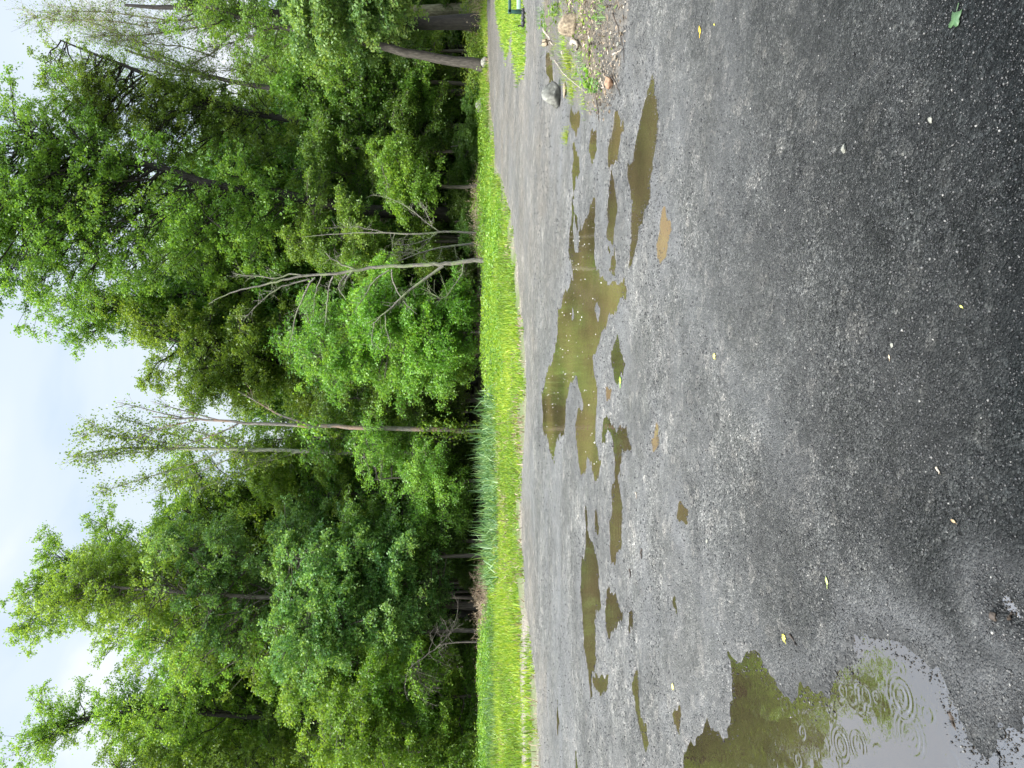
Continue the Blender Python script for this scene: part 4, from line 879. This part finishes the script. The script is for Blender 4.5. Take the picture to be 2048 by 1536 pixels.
# dead trees in front
AZ = Z2
bare_tree('dead_tree', 'pale leaning dead tree with long bare side branches, thickest of the three dead ones', TR(AZ([(2050,478),(1880,485),(1700,500),(1500,512),(1300,520),(1180,530),(1050,550),(950,570),(800,578),(690,582),(620,605),(540,620),(450,640),(360,665),(250,690),(150,720),(60,780)]), 25), .068, .008,
    [br(AZ(p), 25, r) for p, r in [
      ([(1660,520),(1580,570),(1520,620),(1400,710),(1300,810),(1220,880),(1155,930)], .05), ([(1040,560),(1000,620),(980,675)], .05), ([(1060,545),(1000,520),(930,490),(870,445)], .035),
      ([(1290,545),(1220,590),(1160,650),(1150,690),(1090,760),(1065,830)], .022), ([(785,600),(740,650),(700,740),(650,850),(635,960),(600,1070)], .028), ([(830,590),(790,680),(770,760),(765,850)], .018),
      ([(910,590),(880,650),(865,760),(860,870),(845,920)], .026), ([(1000,575),(945,645),(960,700),(1005,760)], .026), ([(690,582),(600,565),(540,610),(400,585),(300,580),(215,570)], .022),
      ([(750,610),(660,635),(590,645),(520,690),(470,720),(300,890)], .022), ([(1310,540),(1320,640),(1370,740),(1430,800),(1480,850)], .024), ([(1800,500),(1790,590),(1740,640),(1710,700),(1660,760),(1590,710),(1510,680)], .014),
      ([(1265,840),(1265,920),(1290,1010),(1300,1060)], .015), ([(1190,900),(1185,960),(1170,1030),(1200,1080)], .014)]],
    M['bark_pale'], twn=5, twl=.6, seed=61, sub=2, Y=25, dyn=.35, jit=.014)
bare_tree('dead_sapling', 'thin pale dead sapling with an arching branch, nearest the grey trunk', TR(AZ([(1900,297),(1730,285),(1630,285),(1560,298),(1400,300),(1250,290),(1150,290),(1000,295),(850,305),(700,320)]), 29), .042, .006,
    [br(AZ(p), 29, r) for p, r in [([(1630,282),(1560,230),(1460,150),(1380,95),(1280,55),(1170,40)], .016), ([(1625,290),(1560,340),(1480,370),(1380,380),(1330,380)], .02), ([(1590,260),(1550,170),(1500,80)], .012),
      ([(1280,295),(1200,280),(1100,255),(960,258),(850,270)], .014), ([(1420,305),(1380,350),(1330,370)], .01), ([(1330,300),(1310,350),(1320,450)], .010), ([(1600,295),(1530,400),(1400,440),(1330,480)], .016)]],
    M['bark_pale'], twn=7, twl=.5, seed=62, sub=2, dyn=.3, jit=.006)
bare_tree('dead_sapling', 'thin pale dead sapling with many twigs between the other two dead trees', TR(AZ([(1880,365),(1830,370),(1750,378),(1600,400),(1500,430),(1400,470),(1320,495),(1250,510)]), 28.5), .045, .006,
    [br(AZ(p), 28.5, r) for p, r in [([(1500,430),(1450,400),(1400,395)], .014), ([(1650,400),(1640,440),(1630,490)], .010), ([(1740,385),(1745,440),(1775,480)], .010), ([(1560,410),(1520,450),(1550,500)], .012), ([(1480,440),(1400,420),(1300,430),(1230,400)], .012)]],
    M['bark_pale'], twn=9, twl=.5, seed=63, sub=2, dyn=.3, jit=.006)
def Z3(pts): return [(700 + a / 5.12, 1100 + b / 5.12) for a, b in pts]
arcs = [([(930,965),(880,1010),(760,1100),(680,1140),(610,1210),(570,1330),(560,1440),(600,1530)], .02), ([(880,1010),(960,930),(1040,850),(1085,740),(1110,600),(1110,500)], .014), ([(1040,860),(990,800),(970,720),(920,680)], .008)]
rr_ = np.random.default_rng(5)
for q in range(14):
    a0 = (620 + rr_.uniform(-20, 120), 1180 + rr_.uniform(-60, 60)); hgt = rr_.uniform(60, 170)
    arcs.append(([a0, (a0[0] - rr_.uniform(-20, 40), a0[1] + hgt * .9), (a0[0] + rr_.uniform(20, 80), a0[1] + hgt * 1.6), (a0[0] + rr_.uniform(150, 300), a0[1] + hgt * 1.9)], .006))
for q in range(10):
    a0 = (900 + rr_.uniform(-60, 200), 960 + rr_.uniform(-20, 40)); sg_ = rr_.choice((-1, 1))
    arcs.append(([a0, (a0[0] - 60, a0[1] + sg_ * 60), (a0[0] - 30 + rr_.uniform(0, 60), a0[1] + sg_ * 140), (a0[0] + rr_.uniform(60, 240), a0[1] + sg_ * rr_.uniform(160, 260))], .006))
bare_tree('arching_shrub', 'leafless brown shrub with long arching tangled stems', TR(Z3([(1420,940),(1200,940),(1080,945),(930,965),(880,1010)]), 28), .035, .012,
    [br(Z3(p), 28, r) for p, r in arcs], M['bark_brown'], twn=5, twl=.45, seed=64, sub=1, cat='shrub', dyn=.5, jit=.004)

# dry brush at the wood's foot, each clump a thing
def brush(label, x, y, n, hgt, wdt, Y, seed, down=False):
    global rng; rng = np.random.default_rng(seed); root = P(x, y, Y); root[2] = .08
    St = rng.normal(size=(n, 3)) * np.array((wdt, .4, .02)); D = nrm(rng.normal(size=(n, 3)) * np.array((.7, .7, .3)) + np.array((0, 0, .8 if not down else .45)))
    L = hgt * rng.uniform(.4, 1.1, (n, 1)); Md = St + D * L * .6; En = Md + nrm(D + np.array((0, 0, -.7)) + rng.normal(size=(n, 3)) * .4) * L * .5
    V, Fq = tubes(np.stack((St, Md, En), 1), np.broadcast_to(np.array((.008, .006, .004)), (n, 3)), 3)
    m2 = n * 6; j = rng.integers(0, n, m2); C = Md[j] + (En - Md)[j] * rng.uniform(0, 1, (m2, 1)) + rng.normal(size=(m2, 3)) * .05
    V2, F2 = leaf_quads(C, rng.normal(size=(m2, 3)), rng.uniform(.02, .05, m2), rng.uniform(.006, .014, m2), 0)
    ti = np.concatenate((np.repeat(rng.uniform(.2, .8, n), 6), rng.uniform(.2, 1, m2)))
    o = mesh_np('dry_brush', np.concatenate((V, V2)), np.concatenate((Fq, F2 + len(V))), M['dry'], attrs={'tint': ('FACE', ti)})
    o.location = root; tag(o, label, 'dry brush', 'clumps of dry brush at the foot of the wood'); return o
brush('brown dry brush at the right foot of the thick grey trunk', 952, 395, 160, .75, .45, 31, 71)
brush('brown dry brush at the left foot of the thick grey trunk', 958, 445, 150, .75, .35, 30, 72)
brush('brown dry brush around the two thin dead saplings', 962, 482, 200, .8, .45, 28.5, 73)
brush('brown dry brush just right of the leaning dead tree', 972, 505, 110, .6, .25, 27, 74)
brush('dry drooping stalks under the bright sprays', 975, 590, 90, .6, .35, 27, 75)
brush('dry pale stalks at the left end of the bright sprays', 978, 665, 90, .7, .35, 27, 76)
brush('dry brush left of the straight pale stem', 962, 1165, 120, .7, .4, 29.5, 77)
brush('big pale heap of dry brush left of the slim pale trunk', 972, 1232, 260, .8, .55, 28, 78, True)
brush('dark dry brush below the arching shrub', 975, 1290, 140, .6, .6, 28, 79)
brush('dry brush at the left end of the wood', 975, 1400, 140, .5, .9, 28.5, 80)
brush('dry brush at the far right behind the gravel arm', 965, 12, 160, 1.0, .6, 31, 81)
brush('wispy dry stalks between the brush and the right bend', 948, 365, 70, 1.0, .4, 33, 82)

# ---- the wood behind: copies of five trees
def copy_tree(o, loc, rz, s, label):
    c = o.copy(); COL.objects.link(c); c.location = loc; c.rotation_euler = (0, 0, rz); c.scale = s; c['label'] = label
    for ch in o.children:
        d = ch.copy(); COL.objects.link(d); d.parent = c
    return c
GRP = 'trees deeper in the wood'
def loc_tree(kind, label, h, r, mat, bark, seed, **kw):
    c = (0, 0, 0); tr = [np.array((0, 0, 0.)), np.array((.1, 0, h * .3)), np.array((-.1, .1, h * .6)), np.array((.1, 0, h * .95))]
    env = kw.pop('env')
    return crown_tree(kind, label, 'tree', tr, r, .04, env, (bark, mat), seed=seed, group=GRP, **kw)
protos = [
 loc_tree('forest_tree', 'dense green tree deeper in the wood', 15, .2, M['leaf_mid'], M['bark_dark'], 91, env=[((0,0,11), (2.8,2.8,4), 1), ((0,0,6.5), (2.5,2.5,3), .7)], boughs=60, clus=11, twigs=5, lv=14, leaf=.075, csz=.6, shell=.3),
 loc_tree('forest_tree', 'yellowish tree deeper in the wood', 15, .18, M['leaf_yellow'], M['bark_dark'], 92, env=[((0,0,11), (2.3,2.3,4.3), 1), ((.5,0,6), (2.3,2.3,2.5), .5)], boughs=55, clus=11, twigs=5, lv=14, leaf=.07, csz=.6, rise=1.0, shell=.3),
 loc_tree('forest_tree', 'dark leafy tree deeper in the wood', 12, .17, M['leaf_dark'], M['bark_dark'], 93, env=[((0,0,8), (2.8,2.8,4), 1), ((0,0,4), (2.8,2.8,2), .5)], boughs=60, clus=11, twigs=5, lv=14, leaf=.08, csz=.6, shell=.3),
 loc_tree('forest_sapling', 'thin bare stemmed sapling in the shade of the wood', 8, .05, M['leaf_dark'], M['bark_brown'], 94, env=[((0,0,6), (1.5,1.5,2), 1)], boughs=18, clus=7, twigs=4, lv=9, leaf=.07, csz=.5),
 loc_tree('forest_bush', 'low leafy bush in the shade of the wood', 3, .03, M['leaf_dark'], M['bark_brown'], 95, env=[((0,0,1.6), (1.7,1.7,1.2), 1)], boughs=34, clus=8, twigs=5, lv=12, leaf=.06, csz=.45, rise=.1, flat=.3, droop=.4, spread=.4),
]
KL = ['dense green tree deeper in the wood, behind the first row', 'yellowish tree deeper in the wood, behind the first row', 'dark leafy tree deeper in the wood, behind the first row', 'thin bare stemmed sapling in the shade of the wood', 'low leafy bush in the shade of the wood']
for p, l in zip(protos, KL): p['label'] = l
protos[3]['group'] = 'saplings in the shade of the wood'; protos[4]['group'] = 'bushes in the shade of the wood'
# sky line of the wood as seen: (y, x of the tree tops); nothing planted may rise above it
SKY = np.array([(-600, 60), (0, 470), (100, 480), (200, 430), (260, 380), (420, 250), (600, 260), (700, 330), (760, 420), (800, 470), (860, 500), (930, 470), (1000, 400), (1060, 260), (1170, 190), (1270, 230), (1310, 330), (1400, 250), (1470, 200), (1536, 300), (2200, 150)])
rr_ = np.random.default_rng(77); used = [0] * 5
LM = [(40, 'at the far right'), (110, 'behind the straight dark trunk'), (200, 'behind the curved trunk'), (290, 'behind the dark forked tree'), (380, 'behind the long bright spray'), (460, 'behind the thick grey trunk'), (540, 'behind the leaning dead tree'), (640, 'behind the bright drooping sprays'), (740, 'behind the broad young tree'), (830, 'right of the snag'), (900, 'behind the snag'), (990, 'left of the spotted trunk'), (1080, 'behind the tall bluish grass'), (1160, 'behind the straight pale stem'), (1250, 'behind the slim pale trunk'), (1350, 'behind the arching shrub'), (1450, 'behind the pointed yellow green tree'), (9999, 'at the far left')]
KN = ['dense green tree', 'yellowish tree', 'dark leafy tree', 'thin bare stemmed sapling', 'low leafy bush']
def where(k, X, Y):
    y = 768 - F_PX * X / Y; w_ = next(t for l, t in LM if y < l)
    row = 'close' if Y < 42.5 else 'second row' if Y < 47 else 'third row' if Y < 53 else 'deep' if Y < 61 else 'deepest'
    return '%s %s, %s in the wood' % (KN[k], w_, row)
def plant(k, X, Y, s, sz=None):
    loc = (X, Y, 0.0); rz = rr_.uniform(0, 6.28); sz = sz or s
    if not used[k]:
        o = protos[k]; o.location = loc; o.rotation_euler = (0, 0, rz); o.scale = (s, s, sz); o['label'] = where(k, X, Y)
    else: copy_tree(protos[k], loc, rz, (s, s, sz), where(k, X, Y))
    used[k] = 1
for Y, dx, j in ((40.5, 3.6, 0), (45, 3.8, 1), (50, 4.2, 2), (57, 4.6, 3), (66, 5.2, 4)):
    X = -Y * .66 - 2
    while X < Y * .66 + 2:
        xj = X + rr_.uniform(-1, 1); yj = Y + rr_.uniform(-1.5, 1.5); y = 768 - F_PX * xj / yj
        top = np.interp(y, SKY[:, 0], SKY[:, 1]); top += rr_.uniform(0, 120)
        hmax = H + (895 - top) / F_PX * yj
        k = int(rr_.choice(3, p=(.4, .25, .35))); hp = (15.5, 16, 12.5)[k]
        s = hmax / hp; plant(k, xj, yj, min(max(s * .95, .7), 1.25), s)
        X += dx * rr_.uniform(.85, 1.2)
for i in range(40):
    Y = rr_.uniform(32.5, 42); X = rr_.uniform(-.6, .6) * Y; plant(3, X, Y, rr_.uniform(.8, 1.25))
for i in range(46):
    Y = rr_.uniform(36, 60); X = rr_.uniform(-.62, .62) * Y; plant(4, X, Y, rr_.uniform(.9, 1.5))

for i in range(26):
    Y = rr_.uniform(31, 36); X = rr_.uniform(-.58, .42) * Y; plant(4, X, Y, rr_.uniform(.35, .65))
for Y in (72, 84):
    X = -Y * .6
    while X < Y * .6:
        plant(2, X + rr_.uniform(-1, 1), Y + rr_.uniform(-2, 2), 1.25, rr_.uniform(.7, .95)); X += 4.6
# ================================================================== SMALL THINGS
def rock(label, x, y, size, mat, seed, cat='rock', z=None, rz=0.0, name='rock', pw=.8):
    global rng; rng = np.random.default_rng(seed)
    g = G(x, y); zz = ground_z(g[0], g[1]) if z is None else z
    # re-aim the point at the height it sits on
    g = G(x, y, zz)
    nu, nv = 26, 16; u = np.linspace(0, 2 * np.pi, nu, endpoint=False); v = np.linspace(0, np.pi, nv)
    U, Vv = np.meshgrid(u, v); D = np.stack((np.sin(Vv) * np.cos(U), np.sin(Vv) * np.sin(U), np.cos(Vv)), -1)
    R = np.ones(U.shape)
    for q in range(22):       # chop by planes to get facets
        nn = nrm(rng.normal(size=3)); h = rng.uniform(.45, .85); dt = D @ nn; R = np.minimum(R, np.where(dt > 1e-3, h / np.maximum(dt, 1e-3), 9))
    R = R * (1 + .07 * fbm(U * 2 + seed, Vv * 2, seed, 3) * np.sin(Vv))
    Q = D * R[..., None] * np.array(size)
    c, s_ = math.cos(rz), math.sin(rz); Q = np.stack((Q[..., 0] * c - Q[..., 1] * s_, Q[..., 0] * s_ + Q[..., 1] * c, Q[..., 2]), -1)
    Q[..., 2] += size[2] * .45
    idm = np.arange(nu * nv).reshape(nv, nu); a, b_ = idm[:-1], idm[1:]
    Fq = np.stack((a, b_, np.roll(b_, -1, 1), np.roll(a, -1, 1)), -1).reshape(-1, 4)
    o = mesh_np(name, Q.reshape(-1, 3), Fq, mat, smooth=False); o.location = tuple(g); tag(o, label, cat); return o
rock('speckled tan boulder on top of the weedy mound', 1152, 47, (.19, .16, .17), M['rock_tan'], 3)
rock('grey angular boulder with a dark underside at the mound edge', 1120, 192, (.27, .17, .19), M['rock_dark'], 21)
rock('small round tan rock behind the mound', 1096, 86, (.10, .09, .075), M['rock_tan'], 5)
rock('orange brown rock at the near corner of the mound', 1222, 166, (.085, .07, .055), M['rock_orange'], 6)
rock('low tan stone beside the grey angular boulder', 1133, 180, (.12, .07, .035), M['rock_tan'], 9)
rock('small white stone beside a twig on the near side of the mound', 1238, 88, (.03, .03, .02), M['rock_grey'], 12)
rock('pale pebble left of the twig on the mound', 1232, 114, (.035, .025, .02), M['rock_grey'], 13)
rock('tiny tan stone near the top of the mound', 1243, 68, (.03, .025, .022), M['rock_tan'], 14)
rock('white stone in weeds above the tan boulder', 1100, 17, (.09, .06, .04), M['rock_grey'], 15)
rock('pale rock by the foot of the curved trunk', 976, 125, (.30, .22, .26), M['rock_grey'], 16, z=.0)
rock('mossy grey rock at the bend of the gravel', 972, 208, (.55, .35, .30), M['rock_grey'], 17, z=.0)
for i, (x, y, r, lb) in enumerate([(1415,1082,.02,'pale stone chip in the middle of the lot'), (1690,298,.028,'whitish crushed patch of stone right of centre'), (1785,690,.012,'white chip close to the dark asphalt'), (1862,240,.014,'pale pebble on the dark asphalt at the right'),
                                (1989,1233,.018,'dark wet pebble in the film of water'), (1880,1392,.016,'dark pebble standing in the large near puddle')]):
    rock(lb, x, y, (r, r * .8, r * .5), M['rock_grey'] if 'dark' not in lb.split('wet')[0] or i < 4 else M['stick_dark'], 30 + i, cat='stone', name='stone')
def stick(label, pts, r, mat, lift=.012, seed=1, forks=0):
    rng2 = np.random.default_rng(seed); q = []
    for x, y in pts:
        g = G(x, y); zz = ground_z(g[0], g[1]); g = G(x, y, zz + lift); q.append(g)
    q = resamp(q, max(6, len(q) * 3)); q += rng2.normal(size=q.shape) * r * .5; a = Acc(); b0 = q[0].copy()
    a.tube(q - b0, r * (1 - .6 * np.linspace(0, 1, len(q))), 7)
    for f in range(forks):
        i = rng2.integers(1, len(q) - 2); d = nrm(q[i + 1] - q[i] + rng2.normal(size=3) * .02); e = q[i] + (d + np.array((0, 0, .3))) * r * 12
        a.tube(np.stack((q[i], (q[i] + e) / 2, e)) - b0, [r * .5, r * .4, r * .2], 5)
    o = a.obj('stick', mat, None); o.location = tuple(b0); tag(o, label, 'stick'); return o
stick('grey broken branch lying behind the tan boulder', [(1088,58),(1097,74),(1106,88)], .022, M['stick'], .03, 1, 1)
stick('thick pale piece of wood below the tan boulder', [(1146,76),(1153,86),(1160,95)], .03, M['stick'], .03, 2)
stick('pale stub of wood in the middle of the mound', [(1124,108),(1132,124),(1138,136)], .018, M['stick'], .03, 3)
stick('short whitish twig at the near edge of the mound', [(1226,109),(1243,100)], .008, M['stick'], .012, 4)
stick('long thin dark root along the near edge of the mound', [(1225,26),(1238,60),(1246,95),(1248,125)], .007, M['stick_dark'], .01, 5, 1)
stick('dark curved root at the near corner of the mound', [(1222,150),(1236,175),(1240,190)], .008, M['stick_dark'], .01, 6)
stick('dark root on the lower edge of the mound', [(1190,180),(1195,215),(1197,245)], .010, M['stick_dark'], .01, 7, 1)
stick('pale twig near the orange brown rock', [(1200,155),(1206,170),(1208,176)], .008, M['stick'], .02, 8)
stick('long thin branch across the weeds below the grey boulder', [(1108,120),(1130,150),(1160,175),(1175,190)], .008, M['stick'], .05, 9, 2)
stick('dark twig lying beside the yellow leaf in the near left', [(1578,1268),(1586,1280),(1592,1290)], .006, M['stick_dark'], .006, 10)
stick('reddish wet twig in the film of water', [(2018,1238),(2023,1226)], .006, M['stick_dark'], .006, 11)
stick('dark floating twig near the edge of the large near puddle', [(1898,1425),(1905,1445),(1912,1460)], .006, M['stick_dark'], .008, 12)
stick('short dark twig floating in the large near puddle', [(1866,1405),(1882,1409)], .005, M['stick_dark'], .008, 13)
stick('dark sliver of wood beside the triangular puddle', [(1282,1098),(1283,1118)], .008, M['stick_dark'], .008, 14)
stick('dark twig beyond the triangular puddle', [(1259,1136),(1261,1158)], .008, M['stick_dark'], .008, 15)
stick('pale splinter on the lot near the hooked puddle', [(1271,984),(1273,998)], .006, M['stick'], .008, 16)
stick('small pale twig on the dark asphalt near the middle', [(1872,936),(1882,948)], .004, M['stick'], .004, 17)

def flat_leaf(label, x, y, size, outline, cols, rz, seed=1, lift=.006):
    g = G(x, y); zz = ground_z(g[0], g[1]) + lift; g = G(x, y, zz)
    mt = plain_mat('fallen_leaf', cols[0], cols[1], 30, .55, .2, .003)
    o_ = np.array(outline, float); n = len(o_); rg = np.random.default_rng(seed)
    V = [(0, 0, 0.25 * .1)]
    V += [(a, b, .04 * math.sin(3 * a) + .05 * rg.uniform()) for a, b in o_]
    V = np.array(V) * size; Fq = np.array([(0, 1 + i, 1 + (i + 1) % n) for i in range(n)])
    Vb = V.copy(); Vb[:, 2] -= .0012; Fb = Fq[:, ::-1] + n + 1
    rim = np.array([(1 + i, n + 2 + i, n + 2 + (i + 1) % n, 1 + (i + 1) % n) for i in range(n)])
    root = mesh_np('fallen_leaf', np.concatenate((V, Vb)), [np.concatenate((Fq, Fb)), rim], mt); root.location = tuple(g); root.rotation_euler = (0, 0, rz)
    tag(root, label, 'leaf')
    a = Acc(); a.tube(np.array([(-.9, 0, .03), (-1.2, .05, .04), (-1.6, .12, .06)]) * size, [.05 * size] * 3, 5); a.obj('leaf_stalk', mt, root); return root
TUL = [(-.8,0),(-.75,.45),(-.95,.8),(-.45,.75),(.0,.62),(.25,.85),(.62,.8),(.72,.4),(.45,.0),(.72,-.4),(.62,-.8),(.25,-.85),(.0,-.62),(-.45,-.75),(-.95,-.8),(-.75,-.45)]
OVL = [(-.9,0),(-.5,.28),(0,.38),(.5,.28),(1,0),(.5,-.28),(0,-.38),(-.5,-.28)]
MAP = [(-.7,0),(-.6,.3),(-.85,.6),(-.3,.5),(-.2,.95),(.15,.55),(.5,.7),(.5,.3),(1.0,0),(.5,-.3),(.5,-.7),(.15,-.55),(-.2,-.95),(-.3,-.5),(-.85,-.6),(-.6,-.3)]
flat_leaf('large green notched leaf lying on the dark asphalt', 1910, 40, .030, TUL, ((.035, .08, .03), (.065, .125, .05)), 2.8)
flat_leaf('curled yellow leaf lying near the mound', 1399, 60, .034, OVL, ((.60, .38, .02), (.85, .62, .04)), .2, 2)
flat_leaf('small yellow maple leaf beside a dark twig', 1567, 1275, .022, MAP, ((.55, .50, .06), (.75, .66, .12)), 1.0, 3)
flat_leaf('pale green oval leaf on the near gravel', 1653, 1162, .020, OVL, ((.38, .46, .12), (.55, .62, .26)), .3, 4)
flat_leaf('bright green leaf beside the wedge shaped puddle', 1240, 761, .045, MAP, ((.30, .60, .04), (.42, .75, .08)), .3, 5)
flat_leaf('yellowish leaf close to the large near puddle', 1345, 1373, .028, MAP, ((.60, .52, .12), (.75, .68, .3)), 2.0, 6)
flat_leaf('tiny yellow leaf in the middle of the lot', 1428, 712, .022, MAP, ((.60, .52, .12), (.75, .68, .2)), 1.0, 7)
flat_leaf('tiny yellow leaf on the dark asphalt', 1922, 613, .008, OVL, ((.60, .60, .10), (.8, .8, .2)), 1.0, 8)
flat_leaf('small brown leaf on the dark asphalt', 1906, 1042, .013, OVL, ((.22, .15, .08), (.38, .28, .16)), 1.3, 9)
flat_leaf('small tan leaf on the asphalt near the middle', 1778, 714, .010, OVL, ((.50, .36, .22), (.68, .52, .36)), .3, 10)
flat_leaf('yellow fragment of leaf near the curled yellow leaf', 1428, 49, .012, OVL, ((.60, .55, .05), (.8, .7, .1)), .9, 11)

# weeds on the mound: separate little plants
def weed(name, label, x, y, n, h, w, leaf, mat, seed, grassy=False, cat='weed', group=None, zfix=None):
    global rng; rng = np.random.default_rng(seed); g = G(x, y); zz = ground_z(g[0], g[1]) if zfix is None else zfix; g = G(x, y, zz)
    if grassy:
        Pb = rng.normal(size=(n, 3)) * np.array((w, w, 0)); Pb[:, 2] = -.01
        V, Fl = blades(Pb, rng.uniform(.5, 1.1, n) * h, np.full(n, leaf * .12), 1.0); ti = rng.uniform(.2, 1, n)
        o = mesh_np(name, V, Fl, mat, attrs={'tint': ('FACE', np.concatenate((ti, ti)))}); o.location = tuple(g); tag(o, label, cat, group); return o
    root = empty(name, g); tag(root, label, cat, group)
    ns = max(4, n // 9); St = rng.normal(size=(ns, 3)) * np.array((w * .5, w * .5, 0)); En = St + np.concatenate((rng.normal(size=(ns, 2)) * w * .5, h * rng.uniform(.5, 1.1, (ns, 1))), 1)
    V, Fq = tubes(np.stack((St, (St + En) / 2, En), 1), np.broadcast_to(np.array((.004, .003, .002)), (ns, 3)), 4)
    mesh_np('stem', V, Fq, M['tall_grass'], root, attrs={'tint': ('FACE', np.full(len(Fq), .6))})
    j = rng.integers(0, ns, n); C = St[j] + (En - St)[j] * rng.uniform(.2, 1.05, (n, 1)) + rng.normal(size=(n, 3)) * leaf * .8; C[:, 2] = np.maximum(C[:, 2], .01)
    V, Fq = leaf_quads(C, rng.normal(size=(n, 3)) * np.array((1, 1, .4)), leaf * rng.uniform(.6, 1.2, n), leaf * .6 * rng.uniform(.7, 1.2, n), .5)
    mesh_np('leaf_cluster', V, Fq, mat, root, attrs={'tint': ('FACE', rng.uniform(.1, 1, n))}); return root
weed('grass_tuft', 'bright grass tuft growing left of the tan boulder', 1143, 112, 260, .16, .10, .04, M['grass'], 1, True, 'grass tuft')
weed('grass_tuft', 'bright grass tuft right under the tan boulder', 1137, 80, 160, .16, .07, .04, M['grass'], 2, True, 'grass tuft')
weed('grass_tuft', 'lone bright tuft standing in the greenish puddle', 1136, 272, 130, .13, .05, .03, M['grass'], 3, True, 'grass tuft', zfix=-.01)
weed('grass_tuft', 'small tuft in front of the greenish puddle', 1146, 182, 160, .12, .08, .03, M['grass'], 4, True, 'grass tuft')
weed('broadleaf_weed', 'round leaved weed at the middle of the mound', 1178, 146, 40, .08, .08, .035, M['leaf_bright'], 5)
weed('broadleaf_weed', 'round leaved weed near the orange brown rock', 1184, 166, 36, .07, .07, .03, M['leaf_bright'], 6)
weed('broadleaf_weed', 'bluish leafy weed at the top right of the mound', 1100, 35, 90, .16, .13, .035, M['leaf_blue'], 7)
weed('broadleaf_weed', 'green leafy weed between the white stone and the tan boulder', 1118, 22, 80, .14, .12, .03, M['leaf_mid'], 8)
weed('broadleaf_weed', 'low weed with blue green leaves behind the orange brown rock', 1196, 176, 50, .07, .10, .022, M['leaf_blue'], 9)
weed('broadleaf_weed', 'small seedling alone on the bare side of the mound', 1194, 36, 12, .06, .03, .02, M['leaf_bright'], 10)
for i, (x, y) in enumerate([(1125,52),(1113,70),(1122,95),(1150,130),(1162,108),(1130,148),(1170,120),(1155,160),(1108,100),(1090,70),(1078,40),(1094,8),(1130,6),(1165,10),(1205,12),(1170,195),(1090,58),(1140,155)]):
    weed('grass_tuft', 'small green tuft among the wood litter on the mound', x, y, 60, .10, .10, .025, M['grass'] if i % 2 else M['tall_grass'], 100 + i, True, 'grass tuft', 'small tufts scattered on the mound')

# green painted steel frame with a coupling, reaching in at the right
def box_acc(a, c, s, rot=None):
    c = np.array(c, float); s = np.array(s, float) / 2; b = min(s) * .25
    # bevelled box: 24 vertices
    V = []; 
    for sx in (-1, 1):
        for sy in (-1, 1):
            for sz in (-1, 1):
                for ax in range(3):
                    v = np.array((sx, sy, sz)) * s; 
                    for q in range(3):
                        if q != ax: v[q] -= np.sign(v[q]) * b
                    V.append(v)
    V = np.array(V)
    import bmesh
    bm = bmesh.new(); [bm.verts.new(v) for v in V]; bmesh.ops.convex_hull(bm, input=bm.verts); bm.verts.ensure_lookup_table(); bm.verts.index_update()
    vv = np.array([v.co[:] for v in bm.verts]); ff = np.array([[l.index for l in f.verts] for f in bm.faces if len(f.verts) == 3] or np.zeros((0, 3)), int)
    bmesh.ops.triangulate(bm, faces=bm.faces); bm.verts.index_update(); ff = np.array([[l.index for l in f.verts] for f in bm.faces]); bm.free()
    if rot is not None: vv = vv @ np.array(rot).T
    a.add(vv + c, ff)
TY = 13.2
k0 = P(1046, 22, TY); k0[2] = 0.02
tr = empty('trailer_frame', k0); tag(tr, 'dark green steel trailer frame with black coupling at the right border', 'trailer')
sc_ = TY / F_PX
def L(x, y, dy=0): return P(x, y, TY) - k0 + np.array((0, dy, 0))
a = Acc(); p0, p1 = L(1018, 27), L(1021, -150); box_acc(a, (p0 + p1) / 2, (abs(p1[0] - p0[0]), .05, .05)); a.obj('top_rail', M['green_paint'], tr, False)
a = Acc(); p0, p1 = L(1037, 19), L(1038, -150); box_acc(a, (p0 + p1) / 2, (abs(p1[0] - p0[0]), .05, .07)); a.obj('lower_rail', M['pale_paint'], tr, False)
a = Acc(); p0, p1 = L(1018, 24), L(1044, 23); box_acc(a, (p0 + p1) / 2, (.06, .05, abs(p1[2] - p0[2]) + .04)); a.obj('post', M['green_paint'], tr, False)
a = Acc()
for q in range(7):
    c_ = L(1046, 20 + q * 5); a.tube(np.stack((c_ + (-.022, 0, 0), c_, c_ + (.022, 0, 0))), [.03, .045 if q % 2 else .03, .03], 10)
c0 = L(1046, 18); c1 = L(1046, 54); a.tube(np.stack((c0, (c0 + c1) / 2, c1)), [.03, .028, .02], 8); a.obj('coupling', M['black_iron'], tr)
a = Acc(); a.tube(np.stack((L(1046, 50), L(1041, 51), L(1036, 52))), [.012, .012, .012], 6); a.obj('coupling_lever', M['black_iron'], tr)
def wheel(cx, cy):
    w_ = empty('wheel', (0, 0, 0)); return w_
a = Acc(); an = np.linspace(0, 2 * np.pi, 40); cW = L(1036, -130, .12); rW = .20
ring = np.stack((cW[0] + rW * np.cos(an), np.full(40, cW[1]), rW + .0 + rW * np.sin(an)), 1); a.tube(ring, np.full(40, .07), 10); a.obj('wheel', M['black_iron'], tr)
